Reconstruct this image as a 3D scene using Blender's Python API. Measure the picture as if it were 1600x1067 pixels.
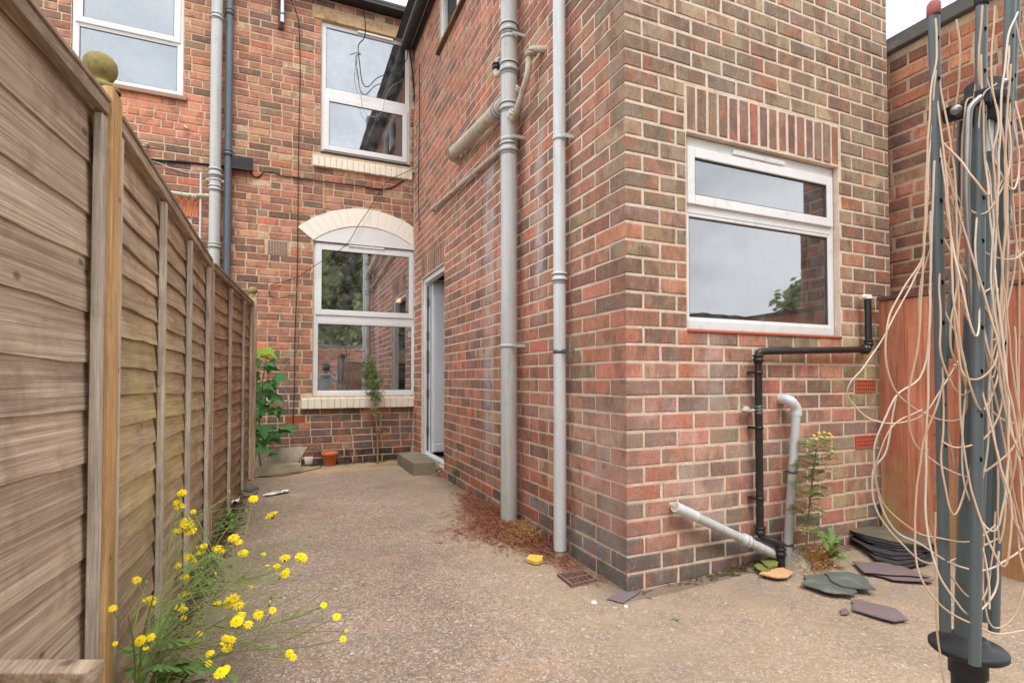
import bpy, bmesh, math, random
from mathutils import Vector, Matrix, noise as mnoise
R = random.Random(7)
scene = bpy.context.scene
for o in list(bpy.data.objects): bpy.data.objects.remove(o)
C = scene.collection

# ------------------------------------------------------------------ camera
F = 825.0; TH = math.radians(23.3); PT = math.radians(1.2); SH = 41.2; CH = .99
cam_d = bpy.data.cameras.new('camera'); cam = bpy.data.objects.new('camera', cam_d); C.objects.link(cam)
scene.camera = cam
cam_d.sensor_width = 36; cam_d.lens = F / 1600 * 36; cam_d.shift_y = SH / 1600
cam_d.clip_start = .02; cam_d.clip_end = 500
cam.location = (0, 0, CH)
cam.rotation_euler = (math.pi / 2 + PT, 0, -TH)
# ------------------------------------------------------------------ sky
w = bpy.data.worlds.new('World'); scene.world = w; w.use_nodes = True
nt = w.node_tree; nt.nodes.clear()
def wn(t, **k):
    n = nt.nodes.new(t)
    for a, b in k.items(): setattr(n, a, b)
    return n
sky = wn('ShaderNodeTexSky', sky_type='NISHITA', sun_disc=False, sun_elevation=math.radians(58), sun_rotation=math.radians(186), air_density=1.0, dust_density=2.0)
skb = wn('ShaderNodeBackground'); skb.inputs['Strength'].default_value = .11
nt.links.new(sky.outputs[0], skb.inputs['Color'])
tc = wn('ShaderNodeTexCoord'); mp = wn('ShaderNodeMapping'); mp.inputs['Scale'].default_value = (1, 1, 2.4)
nz = wn('ShaderNodeTexNoise'); nz.inputs['Scale'].default_value = 2.2; nz.inputs['Detail'].default_value = 7; nz.inputs['Roughness'].default_value = .55
rp = wn('ShaderNodeValToRGB'); rp.color_ramp.elements[0].position = .36; rp.color_ramp.elements[1].position = .6
rp.color_ramp.elements[0].color = (.60, .635, .685, 1); rp.color_ramp.elements[1].color = (.97, .98, 1.0, 1)
nt.links.new(tc.outputs['Generated'], mp.inputs[0]); nt.links.new(mp.outputs[0], nz.inputs['Vector']); nt.links.new(nz.outputs['Fac'], rp.inputs[0])
clb = wn('ShaderNodeBackground'); clb.inputs['Strength'].default_value = 1.22
nt.links.new(rp.outputs[0], clb.inputs['Color'])
mx = wn('ShaderNodeMixShader'); mx.inputs[0].default_value = .86
nt.links.new(skb.outputs[0], mx.inputs[1]); nt.links.new(clb.outputs[0], mx.inputs[2])
ow = wn('ShaderNodeOutputWorld'); nt.links.new(mx.outputs[0], ow.inputs['Surface'])
sd = bpy.data.lights.new('sun', 'SUN'); sd.energy = 1.0; sd.angle = math.radians(25); sd.color = (1, .96, .9)
sun = bpy.data.objects.new('sun', sd); C.objects.link(sun)
# behind the camera, high
sun.rotation_euler = Vector((.06, .62, -1.15)).to_track_quat('-Z', 'Y').to_euler()
scene.view_settings.view_transform = 'Standard'; scene.view_settings.look = 'None'
scene.view_settings.exposure = 1.2; scene.view_settings.gamma = 1; scene.view_settings.use_curve_mapping = False
scene.cycles.max_bounces = 8; scene.cycles.diffuse_bounces = 4; scene.cycles.glossy_bounces = 4; scene.cycles.transparent_max_bounces = 16
scene.cycles.use_denoising = True

# ------------------------------------------------------------------ picture <-> place (one pinhole, points land on real planes)
FW = Vector((math.sin(TH), math.cos(TH), 0)); RT = Vector((math.cos(TH), -math.sin(TH), 0)); UPZ = Vector((0, 0, 1))
FP = FW * math.cos(PT) + UPZ * math.sin(PT); UP = -FW * math.sin(PT) + UPZ * math.cos(PT)
CAM = Vector((0, 0, CH))
def ray(px, py): return FP + RT * ((px - 800) / F) + UP * ((533.5 + SH - py) / F)
def onY(px, py, Y): d = ray(px, py); return CAM + d * (Y / d.y)
def onX(px, py, X): d = ray(px, py); return CAM + d * (X / d.x)
def onZ(px, py, Z=0.): d = ray(px, py); return CAM + d * ((Z - CH) / d.z)
def atD(px, py, D): return CAM + ray(px, py) * D
def proj(P):
    v = Vector(P) - CAM; z = v.dot(FP)
    if z < .05: return None
    return 800 + F * v.dot(RT) / z, 533.5 + SH - F * v.dot(UP) / z, z
XS = 1.466; YF = onX(979, 700, XS).y; YB = 6.50; XN = 3.60
CO = .0825                                     # brick course
def gh(x, y):                                  # height of the yard surface
    a = max(0, min(1, (x - 1.5) / 1.0)) * max(0, min(1, (y - 1.2) / .9))
    return .035 * a * a * (3 - 2 * a) + .006 * (mnoise.noise(Vector((x * .9, y * .9, 3))))

# ------------------------------------------------------------------ materials
def lin(c, k=1.0):
    return tuple((((v / 255) / 12.92) if v / 255 < .04045 else ((v / 255 + .055) / 1.055) ** 2.4) * k for v in c[:3]) + (1,)
class NB:
    def __init__(s, name, rough=.85, spec=.3):
        s.m = bpy.data.materials.new(name); s.m.use_nodes = True; s.t = s.m.node_tree; s.t.nodes.clear()
        s.b = s.n('ShaderNodeBsdfPrincipled'); s.o = s.n('ShaderNodeOutputMaterial')
        s.l(s.b.outputs[0], s.o.inputs[0]); s.b.inputs['Roughness'].default_value = rough
        s.b.inputs['Specular IOR Level'].default_value = spec
    def n(s, t, **k):
        x = s.t.nodes.new(t)
        for a, b in k.items(): setattr(x, a, b)
        return x
    def l(s, a, b): s.t.links.new(a, b)
    def pos(s, scale=(1, 1, 1), obj=False, rnd=False):
        if obj: o = s.n('ShaderNodeTexCoord').outputs['Object']
        else: o = s.n('ShaderNodeNewGeometry').outputs['Position']
        m = s.n('ShaderNodeMapping'); m.inputs['Scale'].default_value = scale; s.l(o, m.inputs[0])
        if rnd:
            r = s.n('ShaderNodeObjectInfo').outputs['Random']; mu = s.n('ShaderNodeMath', operation='MULTIPLY'); mu.inputs[1].default_value = 37
            s.l(r, mu.inputs[0]); c = s.n('ShaderNodeCombineXYZ')
            for i in range(3): s.l(mu.outputs[0], c.inputs[i])
            s.l(c.outputs[0], m.inputs['Location'])
        return m.outputs[0]
    def noise(s, scale, detail=4, rough=.55, vec=None, dist=0.):
        x = s.n('ShaderNodeTexNoise'); x.inputs['Scale'].default_value = scale; x.inputs['Detail'].default_value = detail
        x.inputs['Roughness'].default_value = rough; x.inputs['Distortion'].default_value = dist
        s.l(vec if vec is not None else s.pos(), x.inputs['Vector']); return x.outputs['Fac']
    def voro(s, scale, vec=None, out='Distance', feat='F1'):
        x = s.n('ShaderNodeTexVoronoi', feature=feat); x.inputs['Scale'].default_value = scale
        s.l(vec if vec is not None else s.pos(), x.inputs['Vector']); return x.outputs[out]
    def ramp(s, f, stops):
        x = s.n('ShaderNodeValToRGB'); s.l(f, x.inputs[0]); e = x.color_ramp.elements
        while len(e) < len(stops): e.new(.5)
        for i, (p, c) in enumerate(stops):
            e[i].position = p; e[i].color = c if isinstance(c, tuple) else (c, c, c, 1)
        return x.outputs[0]
    def mix(s, fac, a, b, mode='MIX'):
        x = s.n('ShaderNodeMix', data_type='RGBA', blend_type=mode)
        for v, i in ((fac, 0), (a, 6), (b, 7)):
            if isinstance(v, (int, float)): x.inputs[i].default_value = v
            elif isinstance(v, tuple): x.inputs[i].default_value = v
            else: s.l(v, x.inputs[i])
        return x.outputs[2]
    def math(s, op, a, b=0.):
        x = s.n('ShaderNodeMath', operation=op)
        for v, i in ((a, 0), (b, 1)):
            if isinstance(v, (int, float)): x.inputs[i].default_value = v
            else: s.l(v, x.inputs[i])
        return x.outputs[0]
    def sub(s, fac, a, b=None): return s.mix(fac, a, b)
    def bump(s, f, dist, strength=1., prev=None):
        x = s.n('ShaderNodeBump'); x.inputs['Distance'].default_value = dist; x.inputs['Strength'].default_value = strength
        s.l(f, x.inputs['Height'])
        if prev is not None: s.l(prev, x.inputs['Normal'])
        return x.outputs[0]
    def base(s, c):
        if isinstance(c, tuple): s.b.inputs['Base Color'].default_value = c
        else: s.l(c, s.b.inputs['Base Color'])
    def nrm(s, c): s.l(c, s.b.inputs['Normal'])

M = {}
def box_mask(s, axis, c, wd, z0, z1, soft=.15):
    """1 inside |p[axis]-c|<wd and z0<z<z1, soft edges (a stain with a place of its own)"""
    g = s.n('ShaderNodeSeparateXYZ'); s.l(s.pos(), g.inputs[0])
    d = s.math('ABSOLUTE', s.math('SUBTRACT', g.outputs[axis], c))
    a = s.n('ShaderNodeMapRange'); a.inputs[1].default_value = wd; a.inputs[2].default_value = wd * .35; s.l(d, a.inputs[0])
    b = s.n('ShaderNodeMapRange'); b.inputs[1].default_value = z0 - soft; b.inputs[2].default_value = z0 + soft; s.l(g.outputs[2], b.inputs[0])
    e = s.n('ShaderNodeMapRange'); e.inputs[1].default_value = z1 + soft; e.inputs[2].default_value = z1 - soft; s.l(g.outputs[2], e.inputs[0])
    return s.math('MULTIPLY', a.outputs[0], s.math('MULTIPLY', b.outputs[0], e.outputs[0]))
def brick_mat(name, objcol, stains, rough_amt=1.0, streak=.35):
    s = NB(name, .9, .25)
    if objcol: src = s.n('ShaderNodeObjectInfo').outputs['Color']
    else: src = s.n('ShaderNodeAttribute', attribute_name='bcol').outputs['Color']
    p = s.pos()
    big = s.noise(2.1, 3, .6)
    m1 = s.noise(22, 4, .65)
    c = s.mix(1.0, src, s.ramp(m1, [(.25, .82), (.5, 1.0), (.78, 1.2)]), 'MULTIPLY')
    c = s.mix(1.0, c, s.ramp(big, [(.3, .86), (.7, 1.12)]), 'MULTIPLY')
    # burnt grey bands inside single bricks
    m2 = s.noise(9.5, 2, .5, vec=s.pos((1, 1, .55)))
    c = s.mix(s.ramp(m2, [(.52, 0.), (.6, streak * 1.6)]), c, lin((126, 98, 84), .9))
    m3 = s.noise(13, 2, .5, vec=s.pos((1, 1, .6)))
    c = s.mix(s.ramp(m3, [(.55, 0.), (.64, .42)]), c, lin((205, 120, 88), .8))
    dr = s.noise(1., 3, .6, vec=s.pos((150, 150, 16)))
    c = s.mix(1.0, c, s.ramp(dr, [(.3, .80), (.5, 1.0), (.7, 1.14)]), 'MULTIPLY')
    # fine grain and pits
    fine = s.noise(260, 3, .7)
    c = s.mix(1.0, c, s.ramp(fine, [(.3, .66), (.7, 1.3)]), 'MULTIPLY')
    pit = s.voro(95)
    pm = s.math('MULTIPLY', s.ramp(pit, [(.08, 1.), (.26, 0.)]), s.ramp(s.noise(30, 2), [(.46, 0.), (.54, 1.)]))
    c = s.mix(s.math('MULTIPLY', pm, .65), c, lin((60, 45, 42), .8))
    # mortar smears and salts
    sm = s.noise(26, 6, .75)
    c = s.mix(s.ramp(sm, [(.54, 0.), (.68, .5)]), c, lin((196, 176, 160), .8))
    for (axis, ctr, wd, z0, z1, amt) in stains:
        mk = s.math('MULTIPLY', box_mask(s, axis, ctr, wd, z0, z1), s.ramp(s.noise(8, 5, .7), [(.36, .15), (.6, 1.)]))
        c = s.mix(s.math('MULTIPLY', mk, amt), c, lin((205, 200, 198), .85))
    s.base(c)
    h = s.math('ADD', s.noise(70, 5, .7), s.math('MULTIPLY', fine, .5))
    h = s.math('SUBTRACT', h, s.math('MULTIPLY', pm, .9))
    s.nrm(s.bump(h, .0035 * rough_amt, .8))
    return s.m
def stain_y(px, X=XS): return onX(px, 592, X).y
ext_st = [(1, stain_y(764), .16, .3, 2.75, .6), (1, stain_y(843), .09, 1.45, 2.55, .7), (1, stain_y(932), .36, .12, .8, .38),
          (0, onY(1112, 590, YF).x, .13, .92, 1.17, .8), (0, onY(1022, 600, YF).x, .18, .78, 1.0, .35), (0, onY(1085, 800, YF).x, .2, .25, .45, .35)]
M['brick_e'] = brick_mat('extension brick single', True, ext_st); M['brick_es'] = brick_mat('extension brick joined', False, ext_st)
M['brick_h'] = brick_mat('old brick single', True, [], 1.3, .3); M['brick_hs'] = brick_mat('old brick joined', False, [], 1.3, .3)
def mortar(name, c1, c2):
    s = NB(name, .95, .15); n = s.noise(14, 5, .7); c = s.mix(s.ramp(n, [(.3, 0.), (.7, 1.)]), lin(c1), lin(c2))
    c = s.mix(1., c, s.ramp(s.noise(180, 3, .7), [(.3, .8), (.7, 1.15)]), 'MULTIPLY'); s.base(c); s.nrm(s.bump(s.noise(150, 4, .7), .003)); return s.m
M['mortar_e'] = mortar('pink beige mortar', (232, 214, 196), (200, 178, 158)); M['mortar_h'] = mortar('old lime mortar', (218, 194, 166), (176, 150, 124))

def plain(name, c, rough=.5, spec=.4, var=.15, scale=6, dirt=None, bump=0., bscale=60, metal=0.):
    s = NB(name, rough, spec); n = s.noise(scale, 5, .65)
    c1 = lin(c); col = s.mix(1., c1, s.ramp(n, [(.25, 1 - var), (.75, 1 + var * .6)]), 'MULTIPLY')
    if dirt: 
        col = s.mix(s.ramp(s.noise(dirt[1], 6, .75), [(dirt[2], 0.), (dirt[2] + .16, dirt[3])]), col, lin(dirt[0]))
    if 'pipe' in name: col = s.mix(s.ramp(s.noise(1., 5, .7, vec=s.pos((38, 38, 1.6))), [(.50, 0.), (.66, .38)]), col, lin(tuple(x * .74 for x in c)))
    s.base(col); s.b.inputs['Metallic'].default_value = metal
    if bump: s.nrm(s.bump(s.noise(bscale, 4, .65), bump))
    return s.m
M['upvc'] = plain('white window plastic', (224, 224, 224), .35, .45, .07, 5, ((176, 168, 156), 9, .56, .45))
M['upvc_door'] = plain('white door plastic', (220, 222, 224), .35, .45, .06, 5, ((170, 168, 162), 7, .6, .5))
M['pipe_grey'] = plain('grey pipe plastic', (188, 190, 188), .42, .4, .10, 4, ((150, 146, 134), 6, .54, .5), .0008, 40)
M['pipe_pale'] = plain('pale downpipe plastic', (206, 210, 212), .4, .4, .08, 3, ((160, 160, 154), 7, .58, .5), .0006, 40)
M['pipe_dirty'] = plain('weathered waste pipe', (196, 188, 170), .6, .3, .16, 9, ((138, 128, 100), 16, .50, .75), .001, 80)
M['pipe_darkgrey'] = plain('slate grey downpipe', (96, 108, 118), .45, .4, .1, 5, ((120, 128, 130), 8, .6, .4))
M['pipe_black'] = plain('black waste pipe plastic', (40, 38, 38), .4, .45, .15, 9, ((120, 112, 104), 24, .58, .6))
M['seam'] = plain('rubber seal', (90, 92, 92), .7, .2)
M['cable_black'] = plain('black cable', (36, 32, 32), .6, .3)
M['cable_grey'] = plain('grey cable', (150, 146, 140), .6, .3)
M['steel'] = plain('galvanised steel', (160, 160, 158), .4, .5, .2, 20, None, 0, 60, .7)
M['dark_gutter'] = plain('black gutter', (44, 42, 42), .5, .35, .2, 8, ((120, 116, 108), 18, .58, .6))
M['cream'] = plain('cream masonry paint', (238, 230, 218), .7, .25, .05, 8, ((206, 192, 172), 13, .6, .4), .0015, 60)
M['sill_old'] = plain('peeling cream paint', (232, 222, 204), .75, .2, .08, 9, ((150, 122, 98), 16, .6, .6), .003, 50)
M['coping'] = plain('grey coping', (112, 112, 110), .85, .2, .2, 6, ((160, 158, 150), 12, .55, .6), .003, 50)
M['slate_grey'] = plain('green grey slate', (96, 102, 98), .7, .35, .18, 9, ((140, 138, 120), 9, .52, .7), .002, 90)
M['slate_purple'] = plain('purple slate', (122, 106, 108), .65, .35, .14, 9, ((150, 138, 130), 10, .58, .5), .002, 90)
M['slate_moss'] = plain('mossy slate', (128, 132, 74), .85, .2, .3, 18, ((90, 92, 70), 20, .5, .6), .003, 90)
M['slate_old'] = plain('stacked slate with algae', (106, 102, 88), .8, .25, .2, 8, ((134, 124, 92), 7, .5, .7), .003, 90)
M['slate_edge'] = plain('dark slate', (66, 64, 66), .6, .35, .2, 12)
M['terracotta'] = plain('terracotta', (198, 112, 74), .75, .25, .1, 12)
M['airbrick'] = plain('terracotta air brick', (190, 100, 76), .8, .2, .12, 20)
M['pot_pale'] = plain('pale pot', (196, 188, 176), .7, .2, .15, 14)
M['soil'] = plain('dry soil', (84, 66, 52), .95, .1, .3, 60, None, .004, 80)
M['stone_red'] = plain('yellow stone', (214, 184, 86), .85, .2, .15, 20)
M['sandpiece'] = plain('sandstone flake', (206, 164, 122), .9, .15, .12, 12, None, .003, 60)
M['rust'] = plain('rusty iron', (132, 104, 92), .85, .25, .25, 40, ((96, 66, 58), 60, .5, .8), .002, 90)
M['paper'] = plain('white litter', (232, 230, 226), .8, .2, .08, 20)
M['dark'] = plain('dark void', (16, 15, 15), .9, .1)
M['keep'] = plain('dull lock steel', (120, 122, 122), .4, .5, .2, 30, None, 0, 60, .6)
M['roofslate'] = plain('roof slate', (84, 84, 90), .8, .25, .2, 6)
M['soldier'] = None
M['vinyl_red'] = plain('faded red plastic cap', (168, 96, 96), .6, .3, .2, 40)
M['green_steel'] = plain('green grey coated steel', (92, 102, 104), .42, .45, .08, 9, ((170, 174, 168), 55, .66, .7))
M['blackplastic'] = plain('weathered black plastic', (44, 46, 48), .55, .35, .2, 20, ((130, 134, 132), 50, .62, .7))
M['line'] = plain('tan plastic washing line', (210, 180, 152), .45, .4, .1, 30)
M['line2'] = plain('pale washing line', (222, 206, 188), .45, .4, .1, 30)
M['label'] = plain('faded sticker', (206, 214, 212), .5, .3, .12, 30)
M['curtain'] = plain('net curtain', (214, 214, 210), .9, .1, .06, 5)
M['room'] = plain('room wall', (120, 112, 104), .9, .1)
M['aluminium'] = plain('aluminium mast', (190, 192, 196), .25, .6, .1, 10, None, 0, 60, .9)
def concrete(name, c1, c2, sc=1.):
    s = NB(name, .92, .2); v = s.voro(150 * sc, out='Color'); bw = s.n('ShaderNodeRGBToBW'); s.l(v, bw.inputs[0])
    c = s.mix(bw.outputs[0], lin(c1), lin(c2)); c = s.mix(1., c, s.ramp(s.noise(5, 5, .7), [(.3, .75), (.7, 1.15)]), 'MULTIPLY')
    s.base(c); s.nrm(s.bump(s.math('ADD', bw.outputs[0], s.noise(40, 4)), .004)); return s.m
M['conc'] = concrete('rough concrete', (148, 138, 122), (190, 180, 162)); M['conc_step'] = concrete('step concrete', (128, 118, 100), (160, 150, 130))
M['mound'] = concrete('mortar mound', (150, 144, 126), (184, 176, 156), .5)

# yard surface: exposed aggregate concrete
s = NB('exposed aggregate concrete', .9, .25)
wp = s.pos(); 
warp = s.noise(30, 2)
v1 = s.n('ShaderNodeTexVoronoi'); v1.inputs['Scale'].default_value = 150; s.l(wp, v1.inputs['Vector'])
v2 = s.n('ShaderNodeTexVoronoi'); v2.inputs['Scale'].default_value = 66; s.l(wp, v2.inputs['Vector'])
bw1 = s.n('ShaderNodeSeparateColor'); s.l(v1.outputs['Color'], bw1.inputs[0]); bw2 = s.n('ShaderNodeSeparateColor'); s.l(v2.outputs['Color'], bw2.inputs[0])
st1 = s.ramp(bw1.outputs[0], [(0., lin((104, 84, 74))), (.25, lin((160, 132, 112))), (.5, lin((192, 158, 134))), (.72, lin((134, 114, 104))), (.86, lin((206, 186, 168))), (1., lin((224, 212, 200)))])
st2 = s.ramp(bw2.outputs[1], [(0., lin((128, 112, 102))), (.4, lin((182, 154, 130))), (.7, lin((196, 176, 158))), (.92, lin((150, 120, 100))), (1., lin((236, 226, 214)))])
sel = s.math('GREATER_THAN', bw2.outputs[2], .74)
c = s.mix(sel, st1, st2)
matrix = s.ramp(s.noise(90, 4, .7), [(.3, lin((126, 110, 96))), (.7, lin((160, 142, 124)))])
c = s.mix(s.ramp(v1.outputs['Distance'], [(.46, 0.), (.66, .7)]), c, matrix)
big = s.noise(1.3, 5, .62); c = s.mix(1., c, s.ramp(big, [(.34, .66), (.5, .88), (.66, 1.06)]), 'MULTIPLY')
c = s.mix(s.ramp(s.noise(2.7, 4, .6), [(.52, 0.), (.66, .35)]), c, lin((120, 112, 104)))
c = s.mix(s.ramp(s.noise(1.9, 5, .65, vec=s.pos((1, 1, 1), False)), [(.55, 0.), (.7, .35)]), c, lin((204, 160, 120)))
# silt along the foot of the extension's side wall, and the buff skim by the back wall
g = s.n('ShaderNodeSeparateXYZ'); s.l(s.pos(), g.inputs[0])
dx = s.n('ShaderNodeMapRange'); dx.inputs[1].default_value = XS - .55; dx.inputs[2].default_value = XS - .12; s.l(s.math('ADD', g.outputs[0], s.math('MULTIPLY', s.noise(4, 3), .35)), dx.inputs[0])
c = s.mix(s.math('MULTIPLY', dx.outputs[0], s.ramp(s.noise(6, 5, .7), [(.3, .1), (.6, .55)])), c, lin((176, 154, 124)))
by = s.n('ShaderNodeMapRange'); by.inputs[1].default_value = 5.6; by.inputs[2].default_value = 6.1; s.l(g.outputs[1], by.inputs[0])
c = s.mix(s.math('MULTIPLY', by.outputs[0], s.ramp(s.noise(3.2, 4, .6), [(.42, 0.), (.55, .7)])), c, lin((196, 166, 112)))
alg = s.n('ShaderNodeMapRange'); alg.inputs[1].default_value = -.02; alg.inputs[2].default_value = -.36; s.l(g.outputs[0], alg.inputs[0])
c = s.mix(s.math('MULTIPLY', alg.outputs[0], .45), c, lin((92, 88, 62)))
c = s.mix(s.ramp(s.noise(.9, 6, .7), [(.54, 0.), (.64, .42)]), c, lin((132, 118, 106)))
c = s.mix(.14, c, lin((150, 146, 138)))
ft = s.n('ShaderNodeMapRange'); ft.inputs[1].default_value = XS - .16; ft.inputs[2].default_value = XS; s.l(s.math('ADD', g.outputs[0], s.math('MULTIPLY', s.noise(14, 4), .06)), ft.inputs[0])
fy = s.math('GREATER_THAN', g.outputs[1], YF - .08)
c = s.mix(s.math('MULTIPLY', s.math('MULTIPLY', ft.outputs[0], fy), .5), c, lin((96, 82, 66)))  # dark dirt line at the side wall foot, painted in as contact shadow
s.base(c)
h = s.math('SUBTRACT', s.math('MULTIPLY', s.noise(60, 4, .7), .8), v1.outputs['Distance'])
s.nrm(s.bump(h, .004, .9)); M['yard'] = s.m

def wood(name, cols, grain=(18, 1.6, 55), algae=None, rough=.85, dark=.35, knots=True):
    s = NB(name, rough, .2); v = s.pos(grain, False, True)
    n1 = s.noise(1.0, 6, .7, v, .15); n2 = s.noise(2.2, 5, .75, s.pos(tuple(a * .45 for a in grain), False, True), .5); n3 = s.noise(1., 3, .7, s.pos(tuple(a * (4 if a > 20 else 1.6) for a in grain), False, True))
    c = s.ramp(n1, [(.28, lin(cols[0])), (.48, lin(cols[1])), (.62, lin(cols[2])), (.8, lin(cols[3]))])
    c = s.mix(s.ramp(n2, [(.35, dark), (.55, 0.)]), c, lin(cols[4] if len(cols) > 4 else (84, 66, 52)))
    c = s.mix(1., c, s.ramp(s.noise(2.3, 4, .6), [(.3, .82), (.7, 1.14)]), 'MULTIPLY')
    c = s.mix(1., c, s.ramp(n3, [(.32, .74), (.5, 1.), (.7, 1.16)]), 'MULTIPLY'); c = s.mix(s.ramp(s.noise(4.5, 5, .7), [(.52, 0.), (.66, .4)]), c, lin(tuple(x * .8 for x in cols[0])))
    rr = s.n('ShaderNodeObjectInfo').outputs['Random']; c = s.mix(1., c, s.ramp(rr, [(0., .94), (1., 1.24)]), 'MULTIPLY')
    if knots:
        kv = s.voro(1.0, s.pos((6, 6, 9), False, True)); c = s.mix(s.ramp(kv, [(.05, .65), (.11, 0.)]), c, lin((78, 54, 40)))
    if algae:
        for (y0, wd, z0, z1, amt, col) in algae:
            mk = s.math('MULTIPLY', box_mask(s, 1, y0, wd, z0, z1, .2), s.ramp(s.noise(5, 4, .6), [(.38, 0.), (.58, 1.)]))
            c = s.mix(s.math('MULTIPLY', mk, amt), c, lin(col))
    s.base(c); s.nrm(s.bump(s.math('ADD', n1, s.math('MULTIPLY', s.noise(1., 5, .8, s.pos(tuple(a * 3 for a in grain), False, True)), .6)), .0035, .9)); return s.m
M['wood_near'] = wood('weathered near fence boards', [(142, 118, 98), (184, 162, 140), (206, 188, 168), (222, 208, 190), (126, 102, 84)], (10, 1.3, 90), None, .85, .3)
M['wood_mid'] = wood('lapped fence boards', [(138, 114, 92), (178, 154, 128), (196, 174, 148), (212, 194, 170), (126, 100, 80)], (10, 2.2, 34), [(2.6, 1.1, .45, 1.2, .42, (192, 184, 96)), (3.0, 2.0, 0., .5, .3, (160, 156, 104))])
M['wood_far'] = wood('far fence boards', [(136, 108, 86), (172, 142, 114), (190, 162, 134), (204, 182, 154), (122, 96, 76)], (10, 2.2, 40), [(4.8, 1.2, -.1, .4, .5, (136, 134, 84))])
M['wood_batten'] = wood('grey weathered batten', [(160, 146, 130), (192, 180, 166), (208, 198, 184), (222, 214, 202)], (40, 40, 3), None, .85, .2)
M['wood_rail'] = wood('grey brown fence rail', [(134, 114, 96), (166, 146, 126), (184, 166, 146), (200, 184, 166)], (40, 3, 40), None, .85, .3)
M['wood_post'] = wood('fresh treated post', [(164, 126, 82), (194, 156, 108), (208, 172, 124), (218, 188, 146), (144, 108, 72)], (34, 34, 2.6), None, .8, .25)
M['wood_post_old'] = wood('old post', [(150, 124, 98), (184, 158, 130), (200, 176, 150), (212, 194, 170)], (34, 34, 2.6), None, .85, .25)
M['wood_orange'] = wood('orange stained board', [(164, 94, 68), (188, 122, 94), (198, 134, 106), (206, 150, 124), (156, 88, 62)], (26, 26, 1.6), [(1.9, .9, -.2, .36, .8, (170, 162, 108))], .8, .25)
M['wood_brown'] = wood('dark timber', [(92, 66, 52), (116, 84, 66), (134, 100, 78), (150, 118, 94)], (20, 2, 20), None)
M['finial'] = plain('mossy finial', (150, 138, 86), .85, .2, .25, 26, ((104, 98, 74), 22, .48, .7), .002, 60)

def leafmat(name, c1, c2, trans=.35):
    s = NB(name, .6, .25); r = s.n('ShaderNodeObjectInfo').outputs['Random']; n = s.noise(23, 3, .6)
    f = s.math('ADD', s.math('MULTIPLY', r, .5), s.math('MULTIPLY', n, .5)); c = s.mix(f, lin(c1), lin(c2)); s.base(c)
    tr = s.n('ShaderNodeBsdfTranslucent'); s.l(c, tr.inputs[0]); mxx = s.n('ShaderNodeMixShader'); mxx.inputs[0].default_value = trans
    s.l(s.b.outputs[0], mxx.inputs[1]); s.l(tr.outputs[0], mxx.inputs[2]); s.l(mxx.outputs[0], s.o.inputs[0]); return s.m
M['leaf_syc'] = leafmat('sycamore leaf', (66, 122, 74), (110, 164, 98)); M['leaf_new'] = leafmat('young lime leaf', (150, 190, 60), (180, 206, 84))
M['leaf_shrub'] = leafmat('shrub leaf', (104, 130, 74), (160, 172, 118)); M['leaf_pale'] = leafmat('pale dry leaf', (176, 170, 126), (196, 190, 150))
M['leaf_rag'] = leafmat('ragwort leaf', (110, 140, 70), (150, 170, 100)); M['leaf_weed'] = leafmat('weed leaf', (116, 150, 86), (150, 182, 112))
M['leaf_tree'] = leafmat('tree leaf', (136, 150, 92), (178, 188, 130), .35)
M['stem'] = plain('green stem', (132, 146, 84), .7, .2, .2, 20); M['stem_brown'] = plain('woody stem', (150, 126, 88), .8, .2, .2, 30); M['stem_red'] = plain('reddish stem', (140, 110, 80), .8, .2, .3, 30)
M['petal'] = plain('yellow petal', (244, 214, 20), .6, .2, .12, 60); M['petal2'] = plain('yellow heart', (232, 180, 10), .7, .2, .15, 60)
M['deadred'] = plain('dead red weed', (164, 112, 88), .9, .1, .35, 40); M['deadtan'] = plain('dead tan weed', (188, 146, 98), .9, .1, .3, 40)
M['bark'] = plain('bark', (96, 84, 70), .9, .15, .3, 20, None, .01, 30)
M['skin'] = plain('skin', (206, 160, 134), .55, .3, .05); M['hoodie'] = plain('grey hoodie', (136, 140, 146), .9, .1, .1, 12, None, .004, 30)
M['hair'] = plain('dark hair', (36, 28, 24), .6, .3, .2, 60); M['jeans'] = plain('dark trousers', (46, 50, 62), .9, .1, .1, 20)
M['shoe'] = plain('shoes', (50, 48, 46), .7, .2)
s = NB('lit lamp'); s.b.inputs['Emission Color'].default_value = (1, .48, .12, 1); s.b.inputs['Emission Strength'].default_value = 5; M['bulb'] = s.m
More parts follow.
